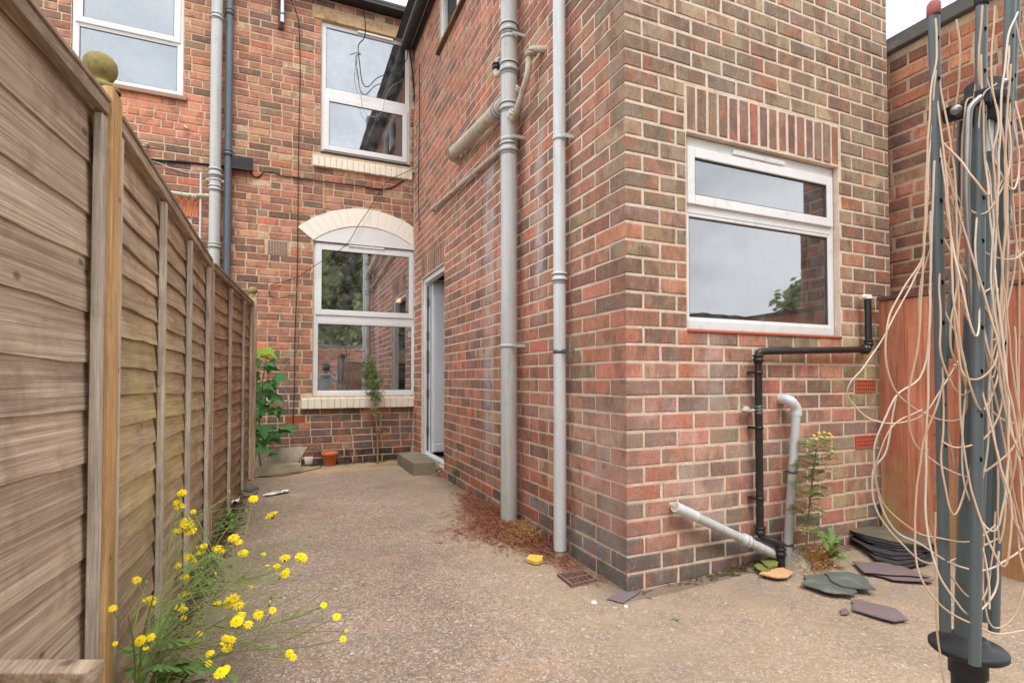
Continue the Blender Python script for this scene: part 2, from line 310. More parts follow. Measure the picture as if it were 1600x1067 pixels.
def glass(name, refl, tint, wob=.0006):
    m = bpy.data.materials.new(name); m.use_nodes = True; t = m.node_tree; t.nodes.clear()
    g = t.nodes.new('ShaderNodeBsdfGlossy'); g.inputs['Roughness'].default_value = .015; g.inputs['Color'].default_value = (.97, .98, 1, 1)
    tr = t.nodes.new('ShaderNodeBsdfTransparent'); tr.inputs[0].default_value = tint
    mxx = t.nodes.new('ShaderNodeMixShader'); o = t.nodes.new('ShaderNodeOutputMaterial')
    fr = t.nodes.new('ShaderNodeFresnel'); fr.inputs[0].default_value = 1.5; ad = t.nodes.new('ShaderNodeMath'); ad.operation = 'ADD'; ad.inputs[1].default_value = refl; ad.use_clamp = True
    nz = t.nodes.new('ShaderNodeTexNoise'); nz.inputs['Scale'].default_value = 3.5; ge = t.nodes.new('ShaderNodeNewGeometry'); bp = t.nodes.new('ShaderNodeBump'); bp.inputs['Distance'].default_value = wob
    t.links.new(ge.outputs['Position'], nz.inputs['Vector']); t.links.new(nz.outputs[0], bp.inputs['Height']); t.links.new(bp.outputs[0], g.inputs['Normal'])
    t.links.new(fr.outputs[0], ad.inputs[0]); t.links.new(ad.outputs[0], mxx.inputs[0]); t.links.new(tr.outputs[0], mxx.inputs[1]); t.links.new(g.outputs[0], mxx.inputs[2])
    # dust film
    df = t.nodes.new('ShaderNodeBsdfDiffuse'); df.inputs[0].default_value = (.6, .6, .58, 1); m2 = t.nodes.new('ShaderNodeMixShader')
    n2 = t.nodes.new('ShaderNodeTexNoise'); n2.inputs['Scale'].default_value = 9; n2.inputs['Detail'].default_value = 8; t.links.new(ge.outputs['Position'], n2.inputs['Vector'])
    r2 = t.nodes.new('ShaderNodeMapRange'); r2.inputs[1].default_value = .4; r2.inputs[2].default_value = .8; r2.inputs[3].default_value = .02; r2.inputs[4].default_value = .16
    t.links.new(n2.outputs[0], r2.inputs[0]); t.links.new(r2.outputs[0], m2.inputs[0]); t.links.new(mxx.outputs[0], m2.inputs[1]); t.links.new(df.outputs[0], m2.inputs[2]); t.links.new(m2.outputs[0], o.inputs[0])
    return m
M['glass'] = glass('window glass', .62, (.75, .78, .76, 1)); M['glass_sky'] = glass('window glass sky side', .20, (.86, .9, .9, 1))

# ------------------------------------------------------------------ mesh helpers
def mesh_from(verts, faces, name='mesh'):
    me = bpy.data.meshes.new(name); me.from_pydata([tuple(v) for v in verts], [], faces); me.update(); return me
def tagp(o, label=None, cat=None, group=None, kind=None):
    if label: o['label'] = label
    if cat: o['category'] = cat
    if group: o['group'] = group
    if kind: o['kind'] = kind
    return o
def link(name, me, parent=None, loc=None, rot=None):
    o = bpy.data.objects.new(name, me); C.objects.link(o)
    if parent is not None: o.parent = parent
    if loc is not None: o.location = loc
    if rot is not None: o.rotation_euler = rot
    return o
def thing(name, label, cat, loc=(0, 0, 0), group=None, rz=0):
    o = link(name, None, None, loc, (0, 0, rz)); return tagp(o, label, cat, group)
class MB:
    def __init__(s): s.v = []; s.f = []; s.sm = []; s.c = []
    def add(s, vs, fs, smooth=False, col=None):
        n = len(s.v); s.v += [tuple(v) for v in vs]; s.f += [tuple(i + n for i in f) for f in fs]; s.sm += [smooth] * len(fs)
        if col is not None: s.c += [col] * len(fs)
        return s
    def box(s, lo, hi, col=None):
        x0, y0, z0 = lo; x1, y1, z1 = hi
        return s.add([(x0, y0, z0), (x1, y0, z0), (x1, y1, z0), (x0, y1, z0), (x0, y0, z1), (x1, y0, z1), (x1, y1, z1), (x0, y1, z1)],
                     [(0, 3, 2, 1), (4, 5, 6, 7), (0, 1, 5, 4), (1, 2, 6, 5), (2, 3, 7, 6), (3, 0, 4, 7)], False, col)
    def obox(s, c, ax, ay, az, hx, hy, hz):
        c = Vector(c); ax, ay, az = [Vector(a).normalized() for a in (ax, ay, az)]
        vs = [c + ax * (hx * i) + ay * (hy * j) + az * (hz * k) for k in (-1, 1) for (i, j) in ((-1, -1), (1, -1), (1, 1), (-1, 1))]
        return s.add(vs, [(0, 3, 2, 1), (4, 5, 6, 7), (0, 1, 5, 4), (1, 2, 6, 5), (2, 3, 7, 6), (3, 0, 4, 7)])
    def beam(s, a, b, wx, wy, up=(0, 0, 1)):
        a, b = Vector(a), Vector(b); d = (b - a); L = d.length; d.normalize(); u = Vector(up)
        x = d.cross(u)
        if x.length < 1e-3: x = d.cross(Vector((1, 0, 0)))
        x.normalize(); y = x.cross(d)
        return s.obox((a + b) / 2, x, y, d, wx / 2, wy / 2, L / 2)
    def tube(s, pts, r, seg=8, cap=True, col=None):
        pts = [Vector(p) for p in pts]; n = len(pts); rs = r if isinstance(r, (list, tuple)) else [r] * n
        up = None; rings = []
        for i, p in enumerate(pts):
            t = (pts[min(i + 1, n - 1)] - pts[max(i - 1, 0)]).normalized()
            if up is None:
                up = t.orthogonal().normalized()
            up = (up - t * up.dot(t)); up = up.normalized() if up.length > 1e-6 else t.orthogonal().normalized()
            b = t.cross(up)
            rings.append([p + (up * math.cos(2 * math.pi * k / seg) + b * math.sin(2 * math.pi * k / seg)) * rs[i] for k in range(seg)])
        vs = [v for rg in rings for v in rg]; fs = []
        for i in range(n - 1):
            for k in range(seg):
                a = i * seg + k; b2 = i * seg + (k + 1) % seg; fs.append((a, b2, b2 + seg, a + seg))
        s.add(vs, fs, True, col)
        if cap: s.add(rings[0], [tuple(range(seg))[::-1]], False, col); s.add(rings[-1], [tuple(range(seg))], False, col)
        return s
    def lathe(s, c, prof, seg=24, axis=(0, 0, 1)):
        c = Vector(c); az = Vector(axis).normalized(); ax = az.orthogonal().normalized(); ay = az.cross(ax); vs = []; fs = []
        for (r, h) in prof:
            for k in range(seg):
                a = 2 * math.pi * k / seg; vs.append(c + az * h + (ax * math.cos(a) + ay * math.sin(a)) * r)
        for i in range(len(prof) - 1):
            for k in range(seg):
                a = i * seg + k; b = i * seg + (k + 1) % seg; fs.append((a, b, b + seg, a + seg))
        return s.add(vs, fs, True)
    def prism(s, poly, n, t):
        """polygon (list of points, in a plane) thickened by t along n"""
        n = Vector(n); k = len(poly); a = [Vector(p) for p in poly]; b = [p + n * t for p in a]
        return s.add(a + b, [tuple(range(k))[::-1], tuple(range(k, 2 * k))] + [(i, (i + 1) % k, k + (i + 1) % k, k + i) for i in range(k)])
    def build(s, name, mat, parent=None, loc=None, bevel=0., attr=None, seg=2):
        me = mesh_from(s.v, s.f, name)
        me.polygons.foreach_set('use_smooth', s.sm)
        if s.c:
            at = me.attributes.new('bcol', 'FLOAT_COLOR', 'FACE'); flat = [x for c in s.c for x in (c[0], c[1], c[2], 1.)]; at.data.foreach_set('color', flat)
        bm = bmesh.new(); bm.from_mesh(me); bmesh.ops.recalc_face_normals(bm, faces=bm.faces); bm.to_mesh(me); bm.free()
        if isinstance(mat, (list, tuple)):
            for m_ in mat: me.materials.append(m_)
        else: me.materials.append(mat)
        o = link(name, me, parent, loc)
        if bevel:
            b = o.modifiers.new('bevel', 'BEVEL'); b.width = bevel; b.segments = seg; b.limit_method = 'ANGLE'; b.angle_limit = math.radians(50)
        return o
def spline(pts, n=6):
    pts = [Vector(p) for p in pts]; P = [pts[0] * 2 - pts[1]] + pts + [pts[-1] * 2 - pts[-2]]; out = []
    for i in range(1, len(P) - 2):
        a, b, c, d = P[i - 1], P[i], P[i + 1], P[i + 2]
        for k in range(n):
            t = k / n; out.append(.5 * ((2 * b) + (c - a) * t + (2 * a - 5 * b + 4 * c - d) * t * t + (3 * b - a - 3 * c + d) * t ** 3))
    out.append(pts[-1]); return out
def rounded(pts, r=.04, n=5):
    """polyline with elbows of radius r"""
    pts = [Vector(p) for p in pts]; out = [pts[0]]
    for i in range(1, len(pts) - 1):
        a = (pts[i - 1] - pts[i]); b = (pts[i + 1] - pts[i]); q = min(r, a.length * .45, b.length * .45); a = pts[i] + a.normalized() * q; b = pts[i] + b.normalized() * q
        for k in range(n + 1):
            t = k / n; out.append(a * (1 - t) ** 2 + pts[i] * 2 * t * (1 - t) + b * t * t)
    out.append(pts[-1]); return out
# parts are modelled in world coordinates: cancel the parent's own place
def wloc(o):
    v = Vector((0, 0, 0))
    while o is not None: v += Vector(o.location); o = o.parent
    return v
_link = link
def link(name, me, parent=None, loc=None, rot=None):
    l = Vector(loc) if loc is not None else Vector((0, 0, 0))
    if parent is not None: l = l - wloc(parent)
    return _link(name, me, parent, l, rot)

class Pl:
    """a wall face: o origin at ground, u along the wall, n outward; rz turns local x to u and local y into the wall"""
    def __init__(s, o, rz):
        s.o = Vector(o); s.rz = rz; s.u = Vector((math.cos(rz), math.sin(rz), 0)); s.i = Vector((-math.sin(rz), math.cos(rz), 0)); s.n = -s.i
    def P(s, u, d, z): return s.o + s.u * u + s.i * d + Vector((0, 0, z))
    def U(s, p): return (Vector(p) - s.o).dot(s.u)
    def box(s, mb, u0, u1, d0, d1, z0, z1, col=None):
        vs = [s.P(u, d, z) for z in (z0, z1) for (u, d) in ((u0, d0), (u1, d0), (u1, d1), (u0, d1))]
        return mb.add(vs, [(0, 3, 2, 1), (4, 5, 6, 7), (0, 1, 5, 4), (1, 2, 6, 5), (2, 3, 7, 6), (3, 0, 4, 7)], False, col)
PF = Pl((XS, YF, 0), 0); PS = Pl((XS, YF, 0), -math.pi / 2); PB = Pl((0, YB, 0), 0); PN = Pl((XN, 0, 0), -math.pi / 2)
hbF = (onY(1371, 650, YF).x - XS) / 18; hbS = (onX(694, 600, XS).y - YF) / 23

# --- bricks
def brick_geo(L, D, H, rr, wob=.0012, bev=.0035):
    a = L / 2; h = H / 2; j = lambda q=wob: rr.uniform(-q, q)
    vs = []
    for (sx, sz) in ((-1, -1), (1, -1), (1, 1), (-1, 1)): vs.append((sx * (a - bev) + j(), 0 + j(.0008), sz * (h - bev) + j()))
    for (sx, sz) in ((-1, -1), (1, -1), (1, 1), (-1, 1)): vs.append((sx * a + j(), bev + j(.0008), sz * h + j()))
    for (sx, sz) in ((-1, -1), (1, -1), (1, 1), (-1, 1)): vs.append((sx * a, D, sz * h))
    # extra points along the long arrises so that they run a little uneven
    fs = [(0, 1, 2, 3)]
    for k in range(4):
        n = (k + 1) % 4; fs += [(k, 4 + k, 4 + n, n), (4 + k, 8 + k, 8 + n, 4 + n)]
    return vs, fs
_bc = {}
def brick_mesh(L, D, H, mat, kind):
    L = round(L, 3); D = round(D, 3); var = R.randrange(4); key = (L, D, round(H, 3), mat.name, var, kind)
    if key not in _bc:
        vs, fs = brick_geo(L, D, H, R, .0028 if kind == 'old' else .0022, .006 if kind == 'old' else .0045)
        me = mesh_from(vs, [f[::-1] for f in fs], 'brick'); me.materials.append(mat); _bc[key] = me
    return _bc[key]
class Bricks:
    """collects every brick of one building, then makes the 300 that show largest single objects and joins the rest wall by wall"""
    def __init__(s, m1, m2, kind): s.b = []; s.m1 = m1; s.m2 = m2; s.kind = kind
    def add(s, pl, wall, u, d, z, L, D, H, col, name='brick'): s.b.append((pl, wall, u, d, z, L, D, H, col, name))
    def area(s, b):
        pl, wall, u, d, z, L, D, H, col, nm = b
        c = pl.P(u, d, z)
        if pl.n.dot(CAM - c) < 0: return 0
        ps = [proj(pl.P(u + a, d, z + h)) for (a, h) in ((-L / 2, -H / 2), (L / 2, -H / 2), (L / 2, H / 2), (-L / 2, H / 2))]
        if any(p is None for p in ps): return 0
        m = proj(c)
        if not (0 < m[0] < 1600 and 0 < m[1] < 1067): return 0
        if s.hid and s.hid(m): return 0
        return abs(sum(ps[i][0] * ps[(i + 1) % 4][1] - ps[(i + 1) % 4][0] * ps[i][1] for i in range(4))) / 2
    def finish(s, nmax=300, hid=None):
        s.hid = hid; order = sorted(range(len(s.b)), key=lambda i: -s.area(s.b[i])); single = {i for i in order[:nmax] if s.area(s.b[i]) > 0}
        rest = {}
        for i, (pl, wall, u, d, z, L, D, H, col, nm) in enumerate(s.b):
            if i in single:
                me = brick_mesh(L, D, H, s.m1, s.kind); o = link(nm, me, wall, pl.P(u, d, z), (0, 0, pl.rz)); o.color = (*col, 1)
            else:
                mb = rest.setdefault(wall.name, (wall, MB()))[1]; vs, fs = brick_geo(L, D, H, R, .0016, .004)
                mb.add([pl.P(u + x, d + y, z + q) for (x, y, q) in vs], [f[::-1] for f in fs], False, col)
        for wall, mb in rest.values(): o = mb.build('bricks', s.m2, wall); o['kind'] = 'stuff'
def courses(bk, pl, wall, U0, U1, Z0, Z1, bond, opens, colf, D=.1, joint=.012, jz=None, dvar=.001, joff=0.):
    k = 0
    while True:
        z0 = Z0 + k * CO; z1 = z0 + CO
        if z1 > Z1 + 1e-4: break
        cuts = []
        for op in opens:
            iv = op(z0 + joint, z1) if callable(op) else ((op[0], op[1]) if op[2] < z1 - .02 and op[3] > z0 + .02 else None)
            if iv: cuts.append(iv)
        for (a, b, first) in bond(k, U0, U1):
            segs = [(a, b)]
            for (c0, c1) in cuts:
                ns = []
                for (p, q) in segs:
                    if c1 <= p or c0 >= q: ns.append((p, q)); continue
                    if c0 > p: ns.append((p, c0))
                    if c1 < q: ns.append((c1, q))
                segs = ns
            for (p, q) in segs:
                L = q - p - joint
                if L < .018: continue
                bk.add(pl, wall, (p + q) / 2, R.uniform(-dvar, dvar), (z0 + z1) / 2 + joint * 0, L, D, CO - joint, colf(pl, (p + q) / 2, (z0 + z1) / 2, L))
        k += 1
def c3(c, k=1.04): x = lin(c); return (x[0] * k, x[1] * k, x[2] * k)
EXT_UP = [((150, 122, 96), 4), ((134, 108, 90), 4), ((142, 116, 92), 3), ((156, 112, 86), 2), ((138, 104, 84), 2), ((168, 132, 104), 2)]
EXT_MID = [((172, 106, 80), 3), ((142, 98, 82), 3), ((158, 110, 84), 3), ((136, 100, 84), 2), ((184, 108, 80), 2), ((148, 120, 94), 2)]
EXT_LOW = [((186, 112, 90), 4), ((198, 104, 82), 3), ((160, 106, 86), 3), ((142, 106, 90), 2), ((176, 132, 108), 2), ((200, 126, 104), 2)]
EXT_BASE = [((94, 84, 86), 4), ((110, 88, 84), 3), ((150, 96, 84), 1), ((104, 92, 90), 2)]
SIDE_P = [((188, 104, 78), 5), ((176, 106, 82), 5), ((152, 94, 80), 4), ((132, 90, 80), 2), ((202, 100, 72), 2), ((176, 126, 100), 2)]
OLD = [((176, 108, 82), 5), ((190, 110, 82), 4), ((152, 96, 76), 4), ((124, 86, 72), 3), ((196, 124, 92), 3), ((150, 118, 88), 1), ((206, 100, 70), 1), ((196, 152, 118), 1)]
OLD_LOW = [((112, 84, 80), 5), ((96, 78, 76), 4), ((128, 88, 80), 3), ((140, 96, 84), 1)]
NEI = [((192, 104, 76), 4), ((176, 92, 70), 4), ((146, 84, 70), 3), ((124, 82, 70), 2), ((206, 116, 80), 1), ((164, 116, 86), 1)]
def pick(pal):
    t = sum(w for _, w in pal); r = R.uniform(0, t)
    for c, w in pal:
        r -= w
        if r <= 0: break
    k = R.uniform(.93, 1.09); g_ = (c[0] * .3 + c[1] * .6 + c[2] * .1); c = (c[0] * .985, c[1], c[2] * .93); return tuple(min(255, (x * .70 + g_ * .30) * k + 10 + R.uniform(-3, 3)) for x in c)
def col_front(pl, u, z, L):
    t = z + R.uniform(-.35, .35)
    if z < CO * 2 or (z < CO * 3 and R.random() < .45): return c3(pick(EXT_BASE))
    if u > 1.45 and z < 1.2 and R.random() < .55: return c3(pick([((168, 144, 98), 3), ((150, 124, 92), 2)]))
    return c3(pick(EXT_LOW if t < 1.0 else EXT_MID if t < 1.75 else EXT_UP))
def col_side(pl, u, z, L):
    if z < CO * 3 and -u < 1.0: return c3(pick([((104, 104, 108), 3), ((124, 120, 122), 2), ((150, 110, 100), 1)]))
    if z < CO * 2 and R.random() < .5: return c3(pick([((84, 80, 82), 2), ((130, 104, 98), 2)]))
    if -u < .9 and R.random() < .55: return c3(pick(EXT_MID if z > .9 else EXT_LOW))
    return c3(pick(SIDE_P))
def col_back(pl, u, z, L):
    if z < .16: return c3((72, 62, 60))
    if z < .84: return c3(pick(OLD_LOW if R.random() < .85 or u < .1 else OLD))
    if u < -.75 and 3.55 < z < 4.05 and u > -3.2: return c3(pick([((222, 118, 86), 3), ((208, 110, 84), 2)]))
    if z < 1.15 and R.random() < .35: return c3(pick(OLD_LOW))
    return c3(pick(OLD))
def col_nei(pl, u, z, L): return c3(pick(NEI))

# --- the rear extension
EH = 5.15                                       # eaves height
XR = onY(1392, 430, YF).x                       # right end of its front wall
YEND = YB - .02
fw0 = onY(1073, 215, YF); fw1 = onY(1073, 516, YF); FWL = fw0.x - XS; FWR = onY(1312, 400, YF).x - XS; FWT = fw0.z; FWB = fw1.z
FWT = round(FWT / CO) * CO; FWB = round(FWB / CO) * CO
ext = thing('rear_extension', 'two storey red and brown brick rear extension with an open white side door', 'house extension', (XS, YF, 0))
def wallmass(name, boxes, mat, parent, kind=None):
    mb = MB()
    for lo, hi in boxes: mb.box(lo, hi)
    return mb.build(name, mat, parent)
mb = MB(); t = .012
def slab(mb, pl, U0, U1, Z0, Z1, op, d0=.0035, d1=.1):
    """wall sheet with rectangular openings, mortar face d0 behind the bricks' face"""
    us = sorted({U0, U1, *[x for o in op for x in o[:2]]}); zs = sorted({Z0, Z1, *[x for o in op for x in o[2:]]})
    for a, b in zip(us, us[1:]):
        run = None
        for c, d in zip(zs, zs[1:]):
            inside = any(o[0] <= a + 1e-5 and o[1] >= b - 1e-5 and o[2] <= c + 1e-5 and o[3] >= d - 1e-5 for o in op) or a < U0 - 1e-6 or b > U1 + 1e-6
            if inside:
                if run: pl.box(mb, a, b, d0, d1, run[0], run[1]); run = None
            else: run = [run[0], d] if run else [c, d]
        if run: pl.box(mb, a, b, d0, d1, run[0], run[1])
# front
opF = [(FWL, FWR, FWB, FWT)]
slab(mb, PF, .0035, XR - XS - .004, -.1, EH, opF)
front = mb.build('front_wall', M['mortar_e'], ext)
# side: U is negative towards the back
DY0, DY1 = onX(693.5, 600, XS).y, onX(658, 600, XS).y
DZT = onX(692, 412, XS).z; DZB = .10
SWL, SWR = onX(687, 20, XS).y, onX(742, 20, XS).y
opS = [(-(DY1 - YF), -(DY0 - YF), DZB, DZT), (-(SWL - YF), -(SWR - YF), 4.42, 5.0)]
mb = MB(); slab(mb, PS, -(YEND - YF), -.1, -.1, EH, opS); 
side = mb.build('side_wall', M['mortar_e'], ext)
def bond_front(k, U0, U1):
    out = []; first = 2 * hbF if k % 2 else hbF; u = first; out.append((-.005, first, 1))
    while u < U1 - .01: out.append((u, min(u + 2 * hbF, U1), 0)); u += 2 * hbF
    return out
def bond_side(k, U0, U1):
    out = []; u = hbS if k % 2 else 2 * hbS
    while u < -U0 - .01: out.append((-min(u + 2 * hbS, -U0), -u, 0)); u += 2 * hbS
    return out
bkE = Bricks(M['brick_e'], M['brick_es'], 'new')
lin_top = onY(1071, 141, YF).z; LT = FWT + 3 * CO
opFb = [(FWL - .0, FWR + .0, FWB, FWT), (FWL - .01, FWR + .02, FWT, LT)]
# corner bricks: depth along the side wall follows the bond
def courses_corner():
    k = 0
    while (k + 1) * CO < EH:
        D = (hbS if k % 2 else 2 * hbS) - .006; L = (2 * hbF if k % 2 else hbF) - .006
        col = col_front(PF, .1, (k + .5) * CO, L)
        bkE.add(PF, front, L / 2, R.uniform(-.001, .001), (k + .5) * CO, L, D, CO - .012, col)
        k += 1
courses_corner()
def bond_f2(k, U0, U1): return [b for b in bond_front(k, U0, U1) if not b[2]]
courses(bkE, PF, front, 0, XR - XS, 0, EH, bond_f2, opFb, col_front)
doorlint = (-(DY1 - YF) - .0, -(DY0 - YF) + .0, DZT, DZT + 3 * CO)
courses(bkE, PS, side, -(YEND - YF), 0, 0, EH, bond_side, opS + [doorlint], col_side)
# hide-test: what stands in front of these bricks
bkE.finish(300, lambda m: m[0] > 1372 and m[1] > 455)
# soldier course over the window and over the door
sol = [((150, 96, 80), 3), ((128, 90, 80), 3), ((178, 98, 76), 2), ((146, 112, 92), 2), ((116, 84, 78), 2)]
def soldiers(pl, wall, a, b, z0, n, Hh=.222, tilt=0.):
    p = (b - a) / n
    for i in range(n):
        me = brick_mesh(p - .012, .1, Hh, M['brick_e'], 'new')
        o = link('soldier_brick', me, wall, pl.P(a + (i + .5) * p, R.uniform(-.002, .003), z0 + Hh / 2 + .012), (0, 0, pl.rz)); o.color = (*c3(pick(sol)), 1)
soldiers(PF, front, FWL - .005, FWR + .012, FWT, 16)
nS = 11; soldiers(PS, side, -(DY1 - YF), -(DY0 - YF), DZT, nS)
# air bricks in the front wall
def airbrick(pl, wall, u, z, L, H, nx, nz_, mat=None, d=-.002):
    mb = MB(); pl.box(mb, u - L / 2 + .004, u + L / 2 - .004, d + .0126, .05, z - H / 2 + .003, z + H / 2 - .003); dk = mb; mb = MB()
    a = L / nx; b = H / nz_; e = .3
    for i in range(nx + 1): pl.box(mb, u - L / 2 + i * a - a * e / 2, u - L / 2 + i * a + a * e / 2, d, d + .0125, z - H / 2 - a * e / 2, z + H / 2 + a * e / 2)
    for k in range(nz_ + 1): pl.box(mb, u - L / 2 - .001, u + L / 2 + .001, d + .0005, d + .012, z - H / 2 + k * b - b * e / 2, z - H / 2 + k * b + b * e / 2)
    o = mb.build('air_brick', mat or M['airbrick'], wall)
    o2 = dk.build('air_brick_void', M['dark'], wall); return o
for py in (605, 689):
    p = onY(1352, py, YF); airbrick(PF, front, p.x - XS, (math.floor(p.z / CO) + .5) * CO, 2 * hbF - .03, CO - .016, 9, 3, None, -.006)

# --- windows
def pane(pl, parent, u0, u1, z0, z1, d, mat=None):
    mb = MB(); pl.box(mb, u0 - .008, u1 + .008, d, d + .006, z0 - .008, z1 + .008); return mb.build('pane', mat or M['glass'], parent)
def ring(mb, pl, u0, u1, z0, z1, wl, wr, wb, wt, d0, d1):
    pl.box(mb, u0, u0 + wl, d0, d1, z0, z1); pl.box(mb, u1 - wr, u1, d0, d1, z0, z1)
    pl.box(mb, u0 + wl, u1 - wr, d0, d1, z0, z0 + wb); pl.box(mb, u0 + wl, u1 - wr, d0, d1, z1 - wt, z1)
def sash(pl, parent, u0, u1, z0, z1, w, d, gm=None, gd=.012, name='sash'):
    mb = MB(); ring(mb, pl, u0, u1, z0, z1, w, w, w, w, d, d + .05); s_ = mb.build(name, M['upvc'], parent, bevel=.004)
    mb = MB(); ring(mb, pl, u0 + w - .001, u1 - w + .001, z0 + w - .001, z1 - w + .001, .005, .005, .005, .005, d + .004, d + gd + .008); mb.build('seal', M['seam'], parent)
    pane(pl, parent, u0 + w, u1 - w, z0 + w, z1 - w, d + gd, gm); return s_
def zpx(plY, px, py): return onY(px, py, plY).z
# extension window: opening light above a fixed pane
wf = MB(); zt1 = zpx(YF, 1075, 312); zt0 = zpx(YF, 1075, 326); d0 = .035
ring(wf, PF, FWL + .004, FWR - .004, FWB + .004, FWT - .004, .028, .028, .05, .07, d0, d0 + .07); PF.box(wf, FWL + .032, FWR - .032, d0 + .001, d0 + .069, zt0 - .006, zt1 + .003)
win = wf.build('window', M['upvc'], ext, bevel=.004); win['label'] = 'white plastic window with narrow opening light above a fixed pane'
PF.box(wf, FWL + .01, FWR - .01, 0, .001, 0, .001) if False else None; sash(PF, win, FWL + .022, FWR - .022, zt1 - .008, FWT - .062, .05, d0 - .014, M['glass_sky'], .014)
sash(PF, win, FWL + .024, FWR - .024, FWB + .044, zt0 + .000, .022, d0 + .004, M['glass_sky'], .012, 'glazing_bead')
mb = MB(); um = (FWL + FWR) / 2 - .04; PF.box(mb, um - .19, um + .19, d0 - .014, d0 + .002, FWT - .05, FWT - .026)
for i in range(12): PF.box(mb, um - .17 + i * .029, um - .155 + i * .029, d0 - .0155, d0 - .013, FWT - .043, FWT - .033)
mb.build('trickle_vent', M['upvc'], win, bevel=.0015)
mb = MB(); PF.box(mb, FWL - .004, FWR + .006, -.008, .033, FWB - .014, FWB + .000); mb.build('tile_sill', M['airbrick'], ext, bevel=.004)
mb = MB()
PF.box(mb, FWR - .36, FWR - .04, .16, .17, FWB + .02, FWT - .02)
for i in range(16): mb.tube([PF.P(FWR - .35 + i * .02, .155, FWB + .03), PF.P(FWR - .35 + i * .02, .155, FWT - .03)], .009, 6, False)
tagp(mb.build('net_curtain', M['curtain']), 'white net curtain drawn to one side behind the extension window', 'curtain')
# side upper window
mb = MB(); a, b = opS[1][0], opS[1][1]; ring(mb, PS, a, b, 4.42, 5.0, .05, .05, .05, .05, .02, .08); PS.box(mb, (a + b) / 2 - .03, (a + b) / 2 + .03, .021, .079, 4.47, 4.95)
w2 = mb.build('window', M['upvc'], ext, bevel=.004); w2['label'] = 'small white first floor window high under the eaves'
pane(PS, w2, a + .05, (a + b) / 2 - .03, 4.47, 4.95, .045, M['glass_sky']); pane(PS, w2, (a + b) / 2 + .03, b - .05, 4.47, 4.95, .045, M['glass_sky'])
mb = MB(); PS.box(mb, a - .02, b + .02, -.04, .02, 4.385, 4.42); mb.build('tile_sill', M['wood_brown'], ext, bevel=.003)
# doorway
a, b = opS[0][0], opS[0][1]
mb = MB(); PS.box(mb, a + .004, a + .052, .03, .10, DZB, DZT - .004); PS.box(mb, b - .052, b - .004, .03, .10, DZB, DZT - .004); PS.box(mb, a + .052, b - .052, .03, .10, DZT - .054, DZT - .004); PS.box(mb, a + .052, b - .052, .02, .10, DZB - .02, DZB + .035)
df = mb.build('door_frame', M['upvc_door'], ext, bevel=.003)
mb = MB(); PS.box(mb, a + .0525, a + .056, .055, .075, DZB + .06, DZT - .08); mb.build('seal', M['seam'], df)
for py in (470, 523, 565, 615, 675):
    p = onX(665, py, XS); hz = .05 if py != 565 else .13; mb = MB(); PS.box(mb, a + .0562, a + .060, .050, .08, p.z - hz, p.z + hz); PS.box(mb, a + .0602, a + .064, .056, .064, p.z - hz * .5, p.z + hz * .5)
    mb.build('lock_keep', M['keep'], df)
mb = MB(); PS.box(mb, a + .062, a + .119, .102, .36, DZB + .04, DZT - .012); 
PS.box(mb, a + .119, a + .128, .118, .345, DZB + .16, DZT - .2)
dl = mb.build('door', M['upvc_door'], ext, bevel=.006)
mb = MB(); PS.box(mb, a + .119, a + .15, .11, .355, DZB + .05, DZB + .15); mb.build('kick_board', M['upvc_door'], dl, bevel=.01)
# floor, inner walls, ceilings and roof keep the inside closed
mb = MB(); mb.box((XS + .1, YF + .1, DZB - .05), (XR - .02, YEND, DZB - .012)); mb.build('inner_floor', M['wood_brown'], ext)
mb = MB(); mb.box((XS + .105, YEND - .1, 0), (XR - .1, YEND - .01, EH)); mb.box((XR - .1, YF + .101, 0), (XR - .004, YEND, EH)); mb.box((XS + .101, YF + .9, 2.6), (XR - .1, YEND - .11, 2.66)); mb.box((XS + 1.0, YF + .9, 0), (XS + 1.06, YEND - .11, 2.6)); mb.box((XS + .38, YF + 2.2, 0), (XS + 1.0, YF + 2.26, 2.6)); mb.build('inner_wall', M['room'], ext)
mb = MB(); mb.box((XS - .16, YF - .16, EH), (XR + .05, YEND, EH + .05)); mb.build('soffit', M['upvc'], ext)
mb = MB(); xm = (XS + XR) / 2; vs = [(XS - .24, YF - .2, EH + .05), (XR + .1, YF - .2, EH + .05), (XR + .1, YEND, EH + .05), (XS - .24, YEND, EH + .05), (xm, YF - .2, EH + 1.0), (xm, YEND, EH + 1.0)]
mb.add(vs, [(0, 1, 2, 3), (0, 4, 5, 3)[::-1], (1, 2, 5, 4)[::-1], (0, 1, 4), (3, 5, 2)]); mb.build('roof', M['roofslate'], ext)
gx = XS - .115; mb = MB(); mb.tube([(gx, YF - .2, EH + .0), (gx, YEND + .0, EH - .02)], .055, 12); mb.box((XS - .04, YF - .1, EH - .06), (XS - .012, YEND, EH - .002)); mb.build('gutter', M['dark_gutter'], ext)

